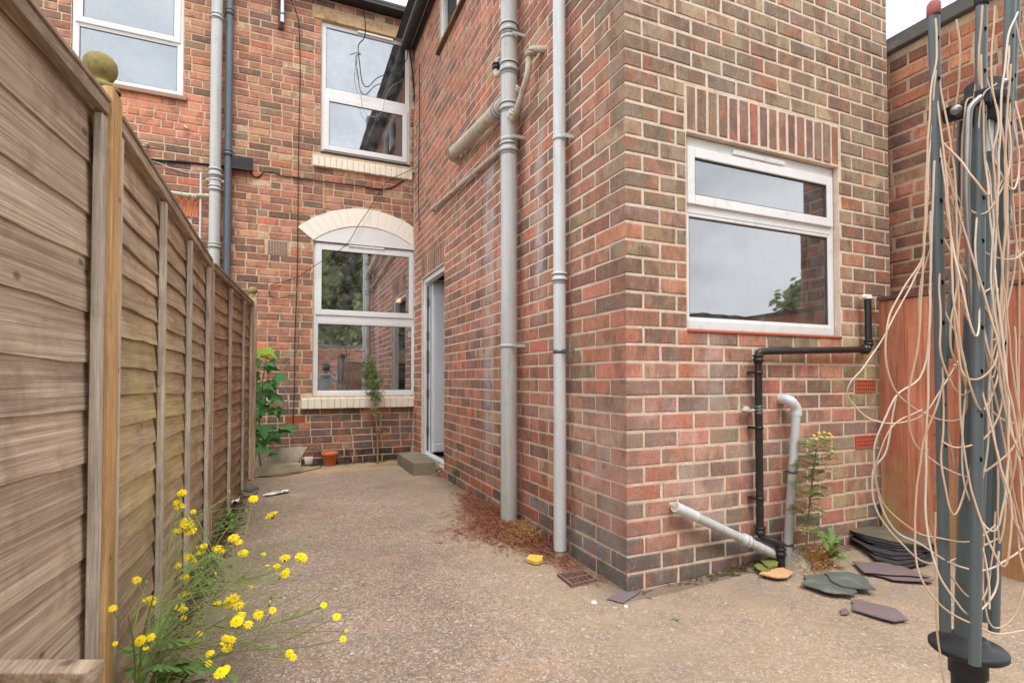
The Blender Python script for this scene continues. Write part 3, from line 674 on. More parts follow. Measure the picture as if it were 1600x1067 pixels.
# --- the terrace houses at the back
XH = onY(352, 300, YB).x
XL = -6.4; HZ = zpx(YB, 600, 24); XE = XR + .3
hs = thing('terrace_house', 'old red brick terrace house with cream arch and tall white windows behind the yard', 'house', (0, YB, 0))
hn = thing('terrace_house', 'attached red brick terrace house beyond the fence with orange repair bricks under its upper window', 'house', (XH - 1, YB, 0))
LW = [onY(489, 500, YB).x, onY(650.5, 500, YB).x, zpx(YB, 570, 618), zpx(YB, 493, 376)]; LC = zpx(YB, 570, 355)
UW = [onY(502, 140, YB).x, onY(641, 140, YB).x, zpx(YB, 503, 238), zpx(YB, 502, 31)]
NW = [onY(111, 60, YB).x, onY(287, 60, YB).x, zpx(YB, 170, 131), zpx(YB, 287, -60)]
ND = [onY(215, 400, YB).x, onY(298, 400, YB).x, .2, zpx(YB, 283, 338)]
ac = (LW[0] + LW[1]) / 2
lo_a = onY(477, 350, YB).x; rise = LC - LW[3]; half = (LW[1] - LW[0]) / 2; RA = (half * half + rise * rise) / (2 * rise); acz = LC - RA
VT = .215                                       # depth of the arch ring
def arch_cut(z0, z1):
    z = (z0 + z1) / 2
    if z < LW[3]: return (LW[0], LW[1]) if z > LW[2] else None
    r = RA + VT
    if z > acz + r: return None
    h = math.sqrt(max(0, r * r - (z - acz) ** 2)); lim = half + VT * .55 * (z - LW[3]) / VT + .02
    return (ac - min(h, lim), ac + min(h, lim))
opB = [arch_cut, tuple(UW), (UW[0] - .1, XS, UW[3], UW[3] + .12)]
silz = [zpx(YB, 560, 621), zpx(YB, 560, 637)]; usz = [zpx(YB, 500, 246), zpx(YB, 500, 262)]
opB += [(onY(470, 628, YB).x, XS, silz[1], silz[0] + .01), (onY(488, 250, YB).x, XS, usz[1], usz[0] + .01)]
v1 = onY(434, 396, YB); v2 = onY(461, 660, YB)
VZ = (math.floor(v1.z / CO)) * CO; VZ2 = (math.floor(v2.z / CO)) * CO
opB += [(v1.x - .13, v1.x + .13, VZ, VZ + 2 * CO), (v2.x - .12, v2.x + .12, VZ2, VZ2 + CO * 1.0)]
def rnd_bond(seed, s=.228, h=.113, ph=.3):
    rr = random.Random(seed)
    def f(k, U0, U1):
        out = []; u = U0 - (h if k % 2 else 0) - rr.uniform(0, .03); 
        while u < U1 - .02:
            L = s if rr.random() > ph else h
            L *= rr.uniform(.98, 1.02); a_, b_ = max(u, U0), min(u + L, U1)
            if b_ - a_ > .03: out.append((a_, b_, 0))
            u += L
        return out
    return f
mb = MB(); slab(mb, PB, XH, XE, -.1, HZ, [(LW[0], LW[1], LW[2], LW[3]), tuple(UW)], .005, .11)
# close the arch head behind the white board
hw = mb.build('rear_wall', M['mortar_h'], hs)
mb = MB(); slab(mb, PB, XL, XH - .002, -.1, HZ, [tuple(NW), tuple(ND)], .005, .11); nw = mb.build('rear_wall', M['mortar_h'], hn)
bkH = Bricks(M['brick_h'], M['brick_hs'], 'old'); courses(bkH, PB, hw, XH, XS + .0, 0, HZ, rnd_bond(3), opB, col_back, .1, .011, None, .002)
bkH.finish(300, lambda m: m[0] < 392 and m[1] > 400 + (m[0] - 330) * 1.1)
bkN = Bricks(M['brick_h'], M['brick_hs'], 'old')
def nd_arch(z0, z1):
    z = (z0 + z1) / 2
    return (ND[0] - .1, ND[1] + .06) if ND[3] - .0 < z < ND[3] + .2 else None
courses(bkN, PB, nw, XL, XH - .01, 0, HZ, rnd_bond(5), [tuple(NW), tuple(ND), nd_arch], col_back, .1, .011, None, .002)
bkN.finish(300, lambda m: m[1] > 190 + (m[0] - 182) * 1.33 or m[0] < 60)
# cream voussoirs of the arch
hw['label'] = 'patched old brick wall with dark lower courses'
nv = 17; A0 = math.asin(min(1, (half + .0) / RA))
mb = MB(); pr_ = []; 
for i in range(21): t0 = -A0 + 2 * A0 * i / 20; pr_.append((ac + (RA + .003) * math.sin(t0), acz + (RA + .003) * math.cos(t0)))
for i in range(21): t0 = (A0 - 2 * A0 * i / 20) * 1.05; pr_.append((min(XS - .004, ac + (RA + VT - .004) * math.sin(t0)), acz + (RA + VT - .004) * math.cos(t0)))
mb.prism([PB.P(x, -.004, z) for x, z in pr_], (0, 1, 0), .08); mb.build('arch_joints', M['cream'], hw)
for i in range(nv):
    t0 = -A0 + 2 * A0 * i / nv; t1 = -A0 + 2 * A0 * (i + 1) / nv; g = .0016 / RA; fl = .06
    def ap(t, r): return (ac + r * math.sin(t), acz + r * math.cos(t))
    q = [ap(t0 + g, RA + .004), ap(t1 - g, RA + .004), ap((t1 - g) * (1 + fl), RA + VT), ap((t0 + g) * (1 + fl), RA + VT)]
    q = [(min(x, XS - .004), z) for (x, z) in q]
    if q[1][0] - q[0][0] < .01: continue
    dd = R.uniform(-.0095, -.008); mb = MB(); mb.prism([PB.P(x, dd, z) for (x, z) in q], (0, 1, 0), .09); mb.build('voussoir', M['cream'], hw, bevel=.004)
mb = MB(); n_ = 14; top = [(ac + (RA + .001) * math.sin(-A0 + 2 * A0 * i / n_), acz + (RA + .001) * math.cos(-A0 + 2 * A0 * i / n_)) for i in range(n_ + 1)]
mb.prism([PB.P(x, -.0015, z) for (x, z) in [(LW[0], LW[3])] + top + [(LW[1], LW[3])]], (0, 1, 0), .03); mb.build('arch_board', M['upvc'], hs)
# window sills of bricks on edge, painted
def brick_sill(a, b, z0, z1, mat, n, dep=.05):
    p = (b - a) / n
    for i in range(n):
        mb = MB(); PB.box(mb, a + i * p + .0006, a + (i + 1) * p - .0006, -dep + R.uniform(-.003, .003), .06, z0 + R.uniform(-.002, .002), z1 + R.uniform(-.002, .002)); mb.build('sill_brick', mat, hs, bevel=.009, seg=3)
brick_sill(onY(471, 628, YB).x, onY(655, 628, YB).x - .004, silz[1], silz[0], M['sill_old'], 19)
brick_sill(onY(489, 250, YB).x, XS - .03, usz[1], usz[0], M['sill_old'], 18, .045)
mb = MB(); PB.box(mb, UW[0] - .09, XS - .01, -.012, .06, UW[3] + .004, UW[3] + .112); o = mb.build('lintel', plain('stained lintel', (206, 172, 130), .85, .2, .15, 7, ((130, 92, 66), 6, .5, .7), .003, 50), hs, bevel=.005)
# lower window
wf = MB(); ring(wf, PB, LW[0] + .003, LW[1] - .003, LW[2], LW[3] - .003, .045, .04, .05, .05, .03, .10)
zr0, zr1 = zpx(YB, 497, 503), zpx(YB, 497, 487); PB.box(wf, LW[0] + .048, LW[1] - .043, .031, .099, zr0 - .0, zr1 - .01)
win = wf.build('window', M['upvc'], hs, bevel=.004); win['label'] = 'tall white ground floor window with opening light over fixed pane'
sash(PB, win, LW[0] + .03, LW[1] - .03, zr1 - .03, LW[3] - .03, .062, .016); sash(PB, win, LW[0] + .04, LW[1] - .036, LW[2] + .045, zr0 + .002, .018, .033, None, .01, 'glazing_bead')
mb = MB(); PB.box(mb, ac - .21, ac + .21, .004, .03, LW[3] - .03, LW[3] - .006); mb.build('trickle_vent', M['upvc'], win, bevel=.002)
mb = MB(); PB.box(mb, LW[1] - .09, LW[1] - .06, .0405, .043, zr0 - .14, zr0 - .075); o = mb.build('alarm_sticker', plain('pale blue sticker', (150, 190, 196), .5), win)
# upper window
wf = MB(); ring(wf, PB, UW[0] + .003, UW[1] - .003, UW[2] + .02, UW[3] - .003, .045, .045, .05, .05, .03, .10)
zr0, zr1 = zpx(YB, 505, 151), zpx(YB, 505, 136); PB.box(wf, UW[0] + .048, UW[1] - .048, .031, .099, zr0 + .01, zr1)
win = wf.build('window', M['upvc'], hs, bevel=.004); win['label'] = 'white first floor window with fixed pane over opening light'
sash(PB, win, UW[0] + .03, UW[1] - .03, UW[2] + .045, zr0 + .03, .062, .014, M['glass_sky']); sash(PB, win, UW[0] + .036, UW[1] - .036, zr1 - .004, UW[3] - .035, .02, .033, M['glass_sky'], .01, 'glazing_bead')
mb = MB(); PB.box(mb, ac - .12, ac + .3, .004, .03, UW[3] - .036, UW[3] - .012); mb.build('trickle_vent', M['upvc'], win, bevel=.002)
mb = MB(); PB.box(mb, UW[0], UW[1], .001, .1, UW[2] - .01, UW[2] + .018); mb.build('window_sill', M['dark_gutter'], win)
# neighbour's windows
def nwin(a, b, z0, z1, zr, lab):
    wf = MB(); ring(wf, PB, a + .003, b - .003, z0, z1, .05, .05, .05, .05, .02, .09)
    if zr: PB.box(wf, a + .053, b - .053, .021, .089, zr - .03, zr + .02)
    w_ = wf.build('window', M['upvc'], hn, bevel=.004); w_['label'] = lab
    if zr:
        sash(PB, w_, a + .03, b - .03, zr - .01, z1 - .03, .06, .006, M['glass_sky']); sash(PB, w_, a + .04, b - .04, z0 + .04, zr - .025, .02, .024, M['glass_sky'], .01, 'glazing_bead')
    else: sash(PB, w_, a + .04, b - .04, z0 + .04, z1 - .04, .03, .024, M['glass_sky'], .01)
    return w_
w_ = nwin(NW[0], NW[1], NW[2], NW[3], zpx(YB, 125, 32), 'white first floor window with ornaments on its sill')
mb = MB(); PB.box(mb, NW[0] - .03, NW[1] + .04, -.04, .06, NW[2] - .045, NW[2] - .002); mb.build('window_sill', plain('tile sill', (156, 128, 110), .8), hn, bevel=.004)
nwin(ND[0], ND[1], ND[2], ND[3], None, 'white ground floor window mostly behind the fence')
for i in range(11):                             # flat red arch
    p = (ND[1] + .06 - ND[0] + .1) / 11; a = ND[0] - .1 + i * p; sk = (i - 5) * .009
    mb = MB(); mb.prism([PB.P(x, -.002, z) for (x, z) in [(a + .004, ND[3]), (a + p - .004, ND[3]), (a + p - .004 + sk, ND[3] + .2), (a + .004 + sk, ND[3] + .2)]], (0, 1, 0), .09); o = mb.build('arch_brick', M['brick_h'], hn, bevel=.003); o.color = (*c3((216, 122, 88)), 1)
# ornaments on the neighbour's sill
for (px, hh, c_) in ((193, .1, (222, 214, 190)), (179, .055, (210, 206, 200)), (268, .09, (224, 226, 228))):
    p = onY(px, 128, YB + .1); mb = MB(); mb.lathe((p.x, YB + .12, NW[2] + .051), [(0, 0), (.03, 0), (.035, hh * .4), (.02, hh * .7), (.026, hh * .85), (0, hh)], 10)
    tagp(mb.build('ornament', plain('ornament', c_, .5)), {193: 'cream figurine on the sill inside the upper window beyond the fence', 179: 'low whitish ornament left of the cream figurine inside the upper window', 268: 'white ornament at the right end of the upper window sill beyond the fence'}[px], 'ornament')
# air bricks
airbrick(PB, hw, v1.x, VZ + CO - .004, .20, .145, 7, 9, plain('dusty air brick', (176, 150, 140), .85), -.004)
airbrick(PB, hw, v2.x, VZ2 + CO * .5, .205, CO - .012, 10, 5, None, -.004)
# rooms behind the glass, roofs, gutters
def room(par, a, b, z0, z1, dep=2.4):
    mb = MB(); PB.box(mb, a - .5, b + .4, dep, dep + .05, z0 - .6, z1 + .3); PB.box(mb, a - .55, a - .5, .12, dep, z0 - .6, z1 + .3); PB.box(mb, b + .4, b + .45, .12, dep, z0 - .6, z1 + .3)
    PB.box(mb, a - .55, b + .45, .12, dep, z1 + .3, z1 + .34); PB.box(mb, a - .55, b + .45, .12, dep, z0 - .64, z0 - .6); mb.build('room', M['room'], par)
room(hs, LW[0], LW[1], LW[2], LW[3]); room(hs, UW[0], UW[1], UW[2], UW[3] - .1); room(hn, NW[0], NW[1], NW[2], NW[3] - .1)
t = thing('lamp', 'small lit lamp glowing behind the lower window', 'lamp', onY(623, 470, YB + .5))
p = onY(623, 470, YB + .5); mb = MB(); mb.lathe(p, [(0, -.03), (.022, -.02), (.03, 0), (.022, .024), (.01, .035)], 14); mb.build('bulb', M['bulb'], t)
mb = MB(); mb.tube([p + Vector((0, 0, .035)), p + Vector((0, 0, 1.2))], .004, 6); mb.lathe(p, [(.012, .035), (.012, .07), (0, .072)], 8); mb.build('lamp_cord', M['upvc'], t)
for (par, a, b) in ((hs, XH, XE), (hn, XL, XH - .01)):
    mb = MB(); PB.box(mb, a, b, -.16, -.02, HZ + .0, HZ + .03); PB.box(mb, a, b, -.035, .1, HZ + .032, HZ + .10); mb.build('fascia', M['dark_gutter'], par)
    mb = MB(); mb.tube([(a + .005, YB - .11, HZ + .05), (b - .005, YB - .11, HZ + .05)], .046, 12); mb.build('gutter', M['dark_gutter'], par)
    mb = MB(); vs = [(a, YB - .06, HZ + .105), (b, YB - .06, HZ + .105), (b, YB + 3.5, HZ + 2.4), (a, YB + 3.5, HZ + 2.4), (a, YB + 7.2, HZ + .15), (b, YB + 7.2, HZ + .15)]
    mb.add(vs, [(0, 1, 2, 3), (3, 2, 5, 4), (0, 3, 4), (1, 5, 2), (0, 4, 5, 1)]); mb.build('roof', M['roofslate'], par)
    mb = MB(); mb.box((a + .01, YB + 2.5, -.1), (b - .01, YB + 7.1, HZ + .14)); mb.build('house_body', M['mortar_h'], par)

# --- the neighbour's brick outbuilding on the right
nb = thing('brick_outbuilding', 'flat roofed orange red brick outbuilding with grey coping beyond the right fence', 'outbuilding', (XN, 2.6, 0))
NT = onX(1383, 90, XN).z; NC = onX(1383, 68, XN).z; NY0, NY1 = 1.40, 5.2
mb = MB(); slab(mb, PN, -NY1, -NY0, -.1, NT, [], .005, .2); nwl = mb.build('wall', M['mortar_h'], nb)
bkA = Bricks(M['brick_h'], M['brick_hs'], 'old'); courses(bkA, PN, nwl, -NY1, -NY0, 0, NT - .0, rnd_bond(11, .228, .113, .25), [], col_nei, .1, .012, None, .004)
bkA.finish(300, lambda m: m[1] > 470 or m[0] < 1378)
mb = MB(); mb.box((XN - .035, NY0 - .04, NT + .004), (XN + .34, NY1 + .04, NC)); mb.build('coping', M['coping'], nb, bevel=.006)
mb = MB(); mb.box((XN + .21, NY0, -.1), (XN + 3, NY1, NT - .1)); mb.build('roof', M['coping'], nb)
# ------------------------------------------------------------------ the yard surface
def grid_axis(lo, hi, fine_lo, fine_hi, step):
    v = [lo]; x = fine_lo
    while x < fine_hi: v.append(x); x += step
    return v + [fine_hi, hi]
gx_ = grid_axis(-120, 120, -1.0, 4.4, .09); gy_ = grid_axis(-120, 120, -1.0, 6.6, .09)
vs = [(x, y, gh(x, y)) for y in gy_ for x in gx_]; nx = len(gx_)
fs = [(j * nx + i, j * nx + i + 1, (j + 1) * nx + i + 1, (j + 1) * nx + i) for j in range(len(gy_) - 1) for i in range(nx - 1)]
me = mesh_from(vs, fs, 'ground'); me.polygons.foreach_set('use_smooth', [True] * len(fs)); me.materials.append(M['yard'])
o = link('ground', me); o['kind'] = 'structure'; 

# ------------------------------------------------------------------ left fence
P1 = Vector((-.475, 1.775, 0)); P2 = Vector((-.44, 3.62, 0)); P3 = Vector((-.325, 5.80, 0)); P0 = Vector((-.645, -.10, 0))
def hgt(px, py, X, Y): return None
TOP = {0: 1.77, 1: 1.745, 2: 1.70, 3: 1.75}
def fence_panel(A, B, ta, tb, nb_, mat, label, battens, rail=.0, zb=.02, wav=.004, shrink=.055, seed=1, lapd=.016, caph=.03):
    rr = random.Random(seed); d = (B - A).normalized(); A2 = A + d * shrink; B2 = B - d * shrink; L = (B2 - A2).length; n = Vector((d.y, -d.x, 0))   # n points into the yard
    t = thing('lapped_fence', label, 'fence panel', A2 + Vector((0, 0, zb)))
    def P(s_, o_, z): return A2 + d * s_ + n * o_ + Vector((0, 0, z))
    hb = [ta - .03, tb - .03]; pit = lambda s_: ((ta + (tb - ta) * s_ / L) - .04 - zb)
    N = 14
    offs = [rr.uniform(-.006, .006) for _ in range(nb_ + 1)]; ph = [rr.uniform(0, 6) for _ in range(nb_ + 1)]
    def edge(k, s_): 
        f = k / nb_; return zb + f * pit(s_) + (offs[k] if 0 < k < nb_ else 0) + wav * math.sin(s_ * 3.1 + ph[k]) + wav * .6 * math.sin(s_ * 9 + ph[k] * 2) + (wav * .3 * math.sin(s_ * 23 + ph[k]))
    for k in range(nb_):
        vs = []
        for i in range(N + 1):
            s_ = L * i / N; z0 = edge(k, s_) - .018; z1 = edge(k + 1, s_) + .004
            a = .006 + lapd * .0; vs += [P(s_, lapd - .001, z0), P(s_, lapd * .1 - .002, z1), P(s_, lapd - .009, z0), P(s_, lapd * .1 - .009, z1)]
        fs = []
        for i in range(N):
            b = i * 4; c_ = b + 4; fs += [(b, c_, c_ + 1, b + 1), (b, b + 2, c_ + 2, c_), (b + 2, b + 3, c_ + 3, c_ + 2), (b + 1, c_ + 1, c_ + 3, b + 3)]
        fs += [(0, 1, 3, 2), (N * 4, N * 4 + 2, N * 4 + 3, N * 4 + 1)]
        MB().add(vs, fs, False).build('board', mat, t)
    for s_ in battens:
        w_ = .036 if 0 < s_ < L else .042; x = min(max(s_, w_ / 2), L - w_ / 2); zt = zb + pit(x) - .004
        vs = []; m_ = MB(); K = 9
        for i in range(K):
            z = zb - .01 + (zt - zb) * i / (K - 1); o1 = rr.uniform(-.0015, .0015)
            for (a, b) in ((-w_ / 2, .016), (w_ / 2, .016), (w_ / 2, .036), (-w_ / 2, .036)): vs.append(P(x + a + o1, b, z))
        fs = [(0, 1, 2, 3), tuple((K - 1) * 4 + q for q in (3, 2, 1, 0))]
        for i in range(K - 1):
            for q in range(4): b = i * 4 + q; c_ = i * 4 + (q + 1) % 4; fs.append((b, b + 4, c_ + 4, c_))
        m_.add(vs, fs); m_.build('batten', M['wood_batten'], t, bevel=.0025)
    m_ = MB(); a = P(0, .0, ta - caph - .012); b = P(L, .0, tb - caph - .012); m_.add([P(0, .014, ta - .045), P(0, .04, ta - .045), P(0, .04, ta - .012), P(0, .014, ta - .012), P(L, .014, tb - .045), P(L, .04, tb - .045), P(L, .04, tb - .012), P(L, .014, tb - .012)],
        [(0, 1, 2, 3), (7, 6, 5, 4), (0, 4, 5, 1), (1, 5, 6, 2), (2, 6, 7, 3), (3, 7, 4, 0)]); m_.build('top_rail', M['wood_rail'], t, bevel=.002)
    m_ = MB(); m_.add([P(0, -.03, ta - .012), P(0, .046, ta - .012), P(0, .046, ta), P(0, -.03, ta), P(L, -.03, tb - .012), P(L, .046, tb - .012), P(L, .046, tb), P(L, -.03, tb)],
        [(0, 1, 2, 3), (7, 6, 5, 4), (0, 4, 5, 1), (1, 5, 6, 2), (2, 6, 7, 3), (3, 7, 4, 0)]); m_.build('capping', M['wood_rail'], t, bevel=.002)
    return t, P, L
sh = .045
L1 = (P2 - P1).length - 2 * sh
def sfor(px, A, B):                              # distance along fence line where it shows at px
    d = (B - A).normalized(); r_ = ray(px, 592); # CAM+r*t = A + d*s
    det = r_.x * (-d.y) + d.x * r_.y; ax, ay = A.x, A.y
    s_ = (r_.x * ay - r_.y * ax) / (d.x * r_.y - d.y * r_.x) if abs(d.x * r_.y - d.y * r_.x) > 1e-9 else 0
    return s_ - sh
fence_panel(P0, P1, TOP[0], TOP[1], 13, M['wood_near'], 'grey brown fence panel of broad boards nearest the camera, left of the orange post', [.0, 1.79 - .0, .62], seed=3, wav=.005, shrink=sh, lapd=.008)
fence_panel(P1, P2, TOP[1] - .0, TOP[2], 18, M['wood_mid'], 'lapped wooden fence panel with yellow green algae right behind the orange post', [0, sfor(240, P1, P2), sfor(285, P1, P2), 9], seed=5, shrink=sh, wav=.005)
fence_panel(P2, P3, TOP[2], TOP[3], 17, M['wood_far'], 'farthest brown fence panel, ending beside the sycamore sapling', [0, sfor(353, P2, P3), sfor(375, P2, P3), 9], seed=8, shrink=sh, zb=.03, wav=.006)
def fence_post(p, top, mat, label, fin=True, w_=.085, rot=0):
    t = thing('fence_post', label, 'fence post', p, 'fence posts')
    t.pop('group', None) if False else None
    mb = MB(); mb.box((p.x - w_ / 2, p.y - w_ / 2, -.1), (p.x + w_ / 2, p.y + w_ / 2, top)); mb.build('post', mat, t, bevel=.004)
    if fin:
        mb = MB(); mb.lathe((p.x, p.y, top), [(w_ * .55, 0), (w_ * .57, .006), (w_ * .5, .014), (.026, .02), (.022, .03), (.026, .034), (.032, .038), (.038, .05), (.0405, .064), (.0385, .079), (.031, .092), (.019, .1), (0, .103)], 28)
        mb.build('ball_finial', M['finial'], t)
    return t
fence_post(P1 + Vector((0, 0, 0)), 1.785, M['wood_post'], 'new orange brown fence post with a mossy ball finial, nearest the camera')
fence_post(P2, 1.70, M['wood_post_old'], 'middle fence post without a finial, between the algae stained panel and the farthest panel', False, .08)
fence_post(P3 + Vector((.03, 0, 0)), 1.80, M['wood_post_old'], 'far fence post with a small ball finial beside the sycamore sapling', True, .075)
# low gravel board lying along the foot of the nearest panel
a = atD(-60, 1052, 1.0); b = atD(148, 1052, 1.0)
t = MB(); t.beam(a, b, .05, .03, (0, 0, 1)); o = t.build('timber_rail', M['wood_rail'], bevel=.003); tagp(o, 'pale weathered timber rail across the lower left corner in front of the near fence panel', 'timber')
mb = MB(); mb.beam((a.x + .03, a.y - .0, -.02), (a.x + .03, a.y, a.z - .02), .045, .045); mb.build('leg', M['wood_rail'], o, bevel=.003)
mb = MB(); mb.beam((b.x - .03, b.y - .0, -.02), (b.x - .03, b.y, b.z - .02), .035, .035); mb.build('leg', M['wood_rail'], o, bevel=.003)

# ------------------------------------------------------------------ right fence
FR0 = Vector((onY(1368, 650, YF).x, YF - .03, 0)); FR1 = FR0 + Vector((.08, -.98, 0))
TR = onY(1368, 469, YF).z
def board_fence(A, B, top, label, nbd, seed):
    rr = random.Random(seed); d = (B - A).normalized(); n = Vector((-d.y, d.x, 0)); n = -n if n.x > 0 else n; L = (B - A).length
    t = thing('boarded_fence', label, 'fence panel', A); p = L / nbd
    for i in range(nbd):
        a = A + d * (p * i); b = A + d * (p * (i + 1) + .014); tp = top - .012 + rr.uniform(-.004, .004); n0 = n * (.0 if i % 1 else 0)
        mb = MB(); c_ = [a + n * .004, b + n * .018, b + n * .006, a - n * .010]
        zb_ = -.02; vs = [q + Vector((0, 0, zb_)) for q in c_] + [q + Vector((0, 0, tp)) for q in c_]
        mb.add(vs, [(0, 3, 2, 1), (4, 5, 6, 7), (0, 1, 5, 4), (1, 2, 6, 5), (2, 3, 7, 6), (3, 0, 4, 7)]); mb.build('board', M['wood_orange'], t, bevel=.0015)
    mb = MB(); mb.beam(A + Vector((0, 0, top)), B + Vector((0, 0, top)), .05, .022); mb.build('capping', M['wood_brown'], t, bevel=.002)
    for z in (.3, top - .2): mb = MB(); mb.beam(A - n * .03 + Vector((0, 0, z)), B - n * .03 + Vector((0, 0, z)), .035, .04); mb.build('rail', M['wood_brown'], t)
    mb = MB(); mb.beam(A + n * .018 + Vector((0, 0, -.02)), A + n * .018 + Vector((0, 0, top - .25)), .02, .03, (0, 1, 0)); return t
board_fence(FR0, FR1, TR, 'orange stained vertical board fence panel with green algae at its foot, behind the clothes airer', 8, 4)


# ------------------------------------------------------------------ pipes
def S_(px, py, off): return onX(px, py, XS - off)
def F_(px, py, off): return onY(px, py, YF - off)
def B_(px, py, off): return onY(px, py, YB - off)
def collar(c, r, h, mat, par, axis=(0, 0, 1), name='collar', ringed=True):
    mb = MB(); c = Vector(c); e = .004
    mb.lathe(c, [(r * .98, -h / 2), (r + e, -h / 2 + .001), (r + e, -h * .25), (r + e * 2.2, -h * .2), (r + e * 2.2, h * .0), (r + e, h * .05), (r + e, h * .3), (r + e * 2.4, h * .34), (r + e * 2.4, h * .48), (r * .98, h / 2)], 28, axis)
    o = mb.build(name, mat, par)
    if r > .03: m2 = MB(); m2.lathe(c, [(r + e, h * .30), (r + e * 2.45, h * .315), (r + e * 2.45, h * .335), (r + e, h * .35)], 28, axis); m2.lathe(c, [(r + e, -h * .28), (r + e * 2.25, -h * .265), (r + e * 2.25, -h * .24), (r + e, -h * .23)], 28, axis); m2.build('collar_seam', M['seam'], par)
    return o
def bracket(c, r, mat, par, wall_n, off, name='bracket', lug=True):
    c = Vector(c); mb = MB(); mb.lathe(c, [(r - .001, -.011), (r + .0035, -.011), (r + .0035, .011), (r - .001, .011)], 28)
    sd = Vector((0, 0, 1)).cross(Vector(wall_n)).normalized()
    for q in (-1, 1):
        e = c + sd * q * (r + .014) ; mb.obox(e, sd, wall_n, (0, 0, 1), .016, .002, .010)
        e2 = c + sd * q * (r + .026) - Vector(wall_n) * (off * .5); mb.obox(e2, sd, wall_n, (0, 0, 1), .002, off * .5, .010)
        mb.lathe(c + sd * q * (r + .017) + Vector(wall_n) * .002, [(.0045, 0), (.0045, .005), (0, .006)], 8, wall_n)
    return mb.build(name, mat, par)
nS_ = Vector((-1, 0, 0)); nF_ = Vector((0, -1, 0))
# main soil pipe
offp = .085; ps = S_(795, 820, offp); r = .055
sp = thing('soil_pipe', 'thick pale grey soil pipe with branches on the side wall of the extension', 'soil pipe', (ps.x, ps.y, 0))
mb = MB(); mb.tube([(ps.x, ps.y, -.02), (ps.x, ps.y, EH + .6)], r, 32); mb.build('pipe', M['pipe_grey'], sp)
for py, h_ in ((57, .085), (117, .09), (177, .07), (240, .08)): collar((ps.x, ps.y, S_(790, py, offp).z), r, h_, M['pipe_grey'], sp)
for py in (55, 215, 540): bracket((ps.x, ps.y, S_(800, py, offp).z), r, M['pipe_grey'], sp, nS_, offp)
zb_ = S_(782, 165, offp).z
e1 = S_(705, 243, offp); far = Vector((ps.x, e1.y, e1.z)); mb = MB()
brp = rounded([(ps.x, ps.y + .02, zb_ - .02), (ps.x - .005, ps.y + .16, zb_ - .02), (ps.x, far.y, far.z), (XS + .02, far.y + .01, far.z - .02)], .075, 7)
mb.tube(brp, .05, 24); mb.build('branch_pipe', M['pipe_dirty'], sp)
collar((ps.x, ps.y + .17, zb_ - .02), .05, .07, M['pipe_grey'], sp, (0, 1, 0)); collar((ps.x, far.y - .09, far.z + .0), .05, .06, M['pipe_dirty'], sp, (0, 1, 0))
# boss with waste from the small window side
w0 = S_(853, 76, 0); w1 = S_(829, 78, .07); w2_ = S_(826, 118, .075); w3 = S_(806, 178, .085); zj = S_(794, 190, offp).z
mb = MB(); mb.tube(rounded([(XS + .02, w0.y, w0.z), (XS - .075, w1.y, w1.z), (XS - .08, w2_.y, w2_.z), (XS - .085, w3.y, w3.z), (ps.x, ps.y, zj - .03)], .03, 5), .0205, 16); mb.build('waste_pipe', M['pipe_dirty'], sp)
for (c_, ax) in (((XS - .078, w1.y, w1.z - .03), (0, 0, 1)), ((XS - .045, w1.y, w1.z), (1, 0, 0)), ((XS - .083, (w3.y + w2_.y) / 2 + .03, (w3.z + w2_.z) / 2 + .05), (0, w2_.y - w3.y, w2_.z - w3.z)), ((XS - .085, w3.y + .01, w3.z + .01), (0, w2_.y - w3.y, w2_.z - w3.z))): collar(c_, .021, .035, M['pipe_dirty'], sp, ax)
collar((ps.x, ps.y - .075, zj + .012), .026, .05, M['pipe_grey'], sp, (0, 1, -.5), 'boss')
zk = S_(770, 130, offp).z
mb = MB(); mb.tube(rounded([(XS + .02, ps.y + .22, zk + .12), (XS - .09, ps.y + .2, zk + .12), (XS - .11, ps.y + .18, zk - .02), (ps.x, ps.y + .02, zk - .05)], .03, 5), .02, 14); mb.build('waste_pipe', M['pipe_dirty'], sp)
collar((XS - .1, ps.y + .19, zk + .05), .021, .05, M['pipe_black'], sp)
# small overflow/waste along the wall, lower left of the branch
q0 = S_(672, 331, .0); q1 = S_(674, 328, .035); q2 = S_(776, 240, .035); t = thing('waste_pipe', 'narrow stained waste pipe sloping along the side wall below the thick branch', 'waste pipe', q1)
mb = MB(); mb.tube(rounded([(XS + .01, q1.y, q1.z), (XS - .035, q1.y, q1.z), (XS - .035, q2.y, q2.z), (XS - .04, ps.y + .03, q2.z - .01)], .02), .0185, 14); mb.build('pipe', M['pipe_dirty'], t)
for f_ in (.35, .75): c_ = Vector((XS - .035, q1.y, q1.z)).lerp(Vector((XS - .035, q2.y, q2.z)), f_); mb = MB(); mb.obox(c_, (1, 0, 0), (0, 1, 0), (0, 0, 1), .022, .006, .024); mb.build('bracket', M['pipe_dirty'], t)
# rainwater downpipe
offd = .058; pd = S_(875, 868, offd); rd = .035
dp = thing('downpipe', 'slim pale grey rainwater downpipe nearest the corner of the extension', 'downpipe', (pd.x, pd.y, 0))
mb = MB(); mb.tube([(pd.x, pd.y, .045), (pd.x, pd.y, EH + .0)], rd, 28); mb.build('pipe', M['pipe_pale'], dp)
for py, h_ in ((435, .06),): collar((pd.x, pd.y, S_(875, py, offd).z), rd, h_, M['pipe_pale'], dp)
for py in (217, ): bracket((pd.x, pd.y, S_(875, py, offd).z), rd, M['pipe_grey'], dp, nS_, offd)
c_ = Vector((pd.x, pd.y, S_(875, 549, offd).z)); bracket(c_, rd - .001, M['keep'], dp, nS_, offd); mb = MB(); mb.tube([(pd.x, pd.y, -.02), (pd.x, pd.y, .05)], .031, 20); mb.build('drain_spigot', M['conc'], dp)
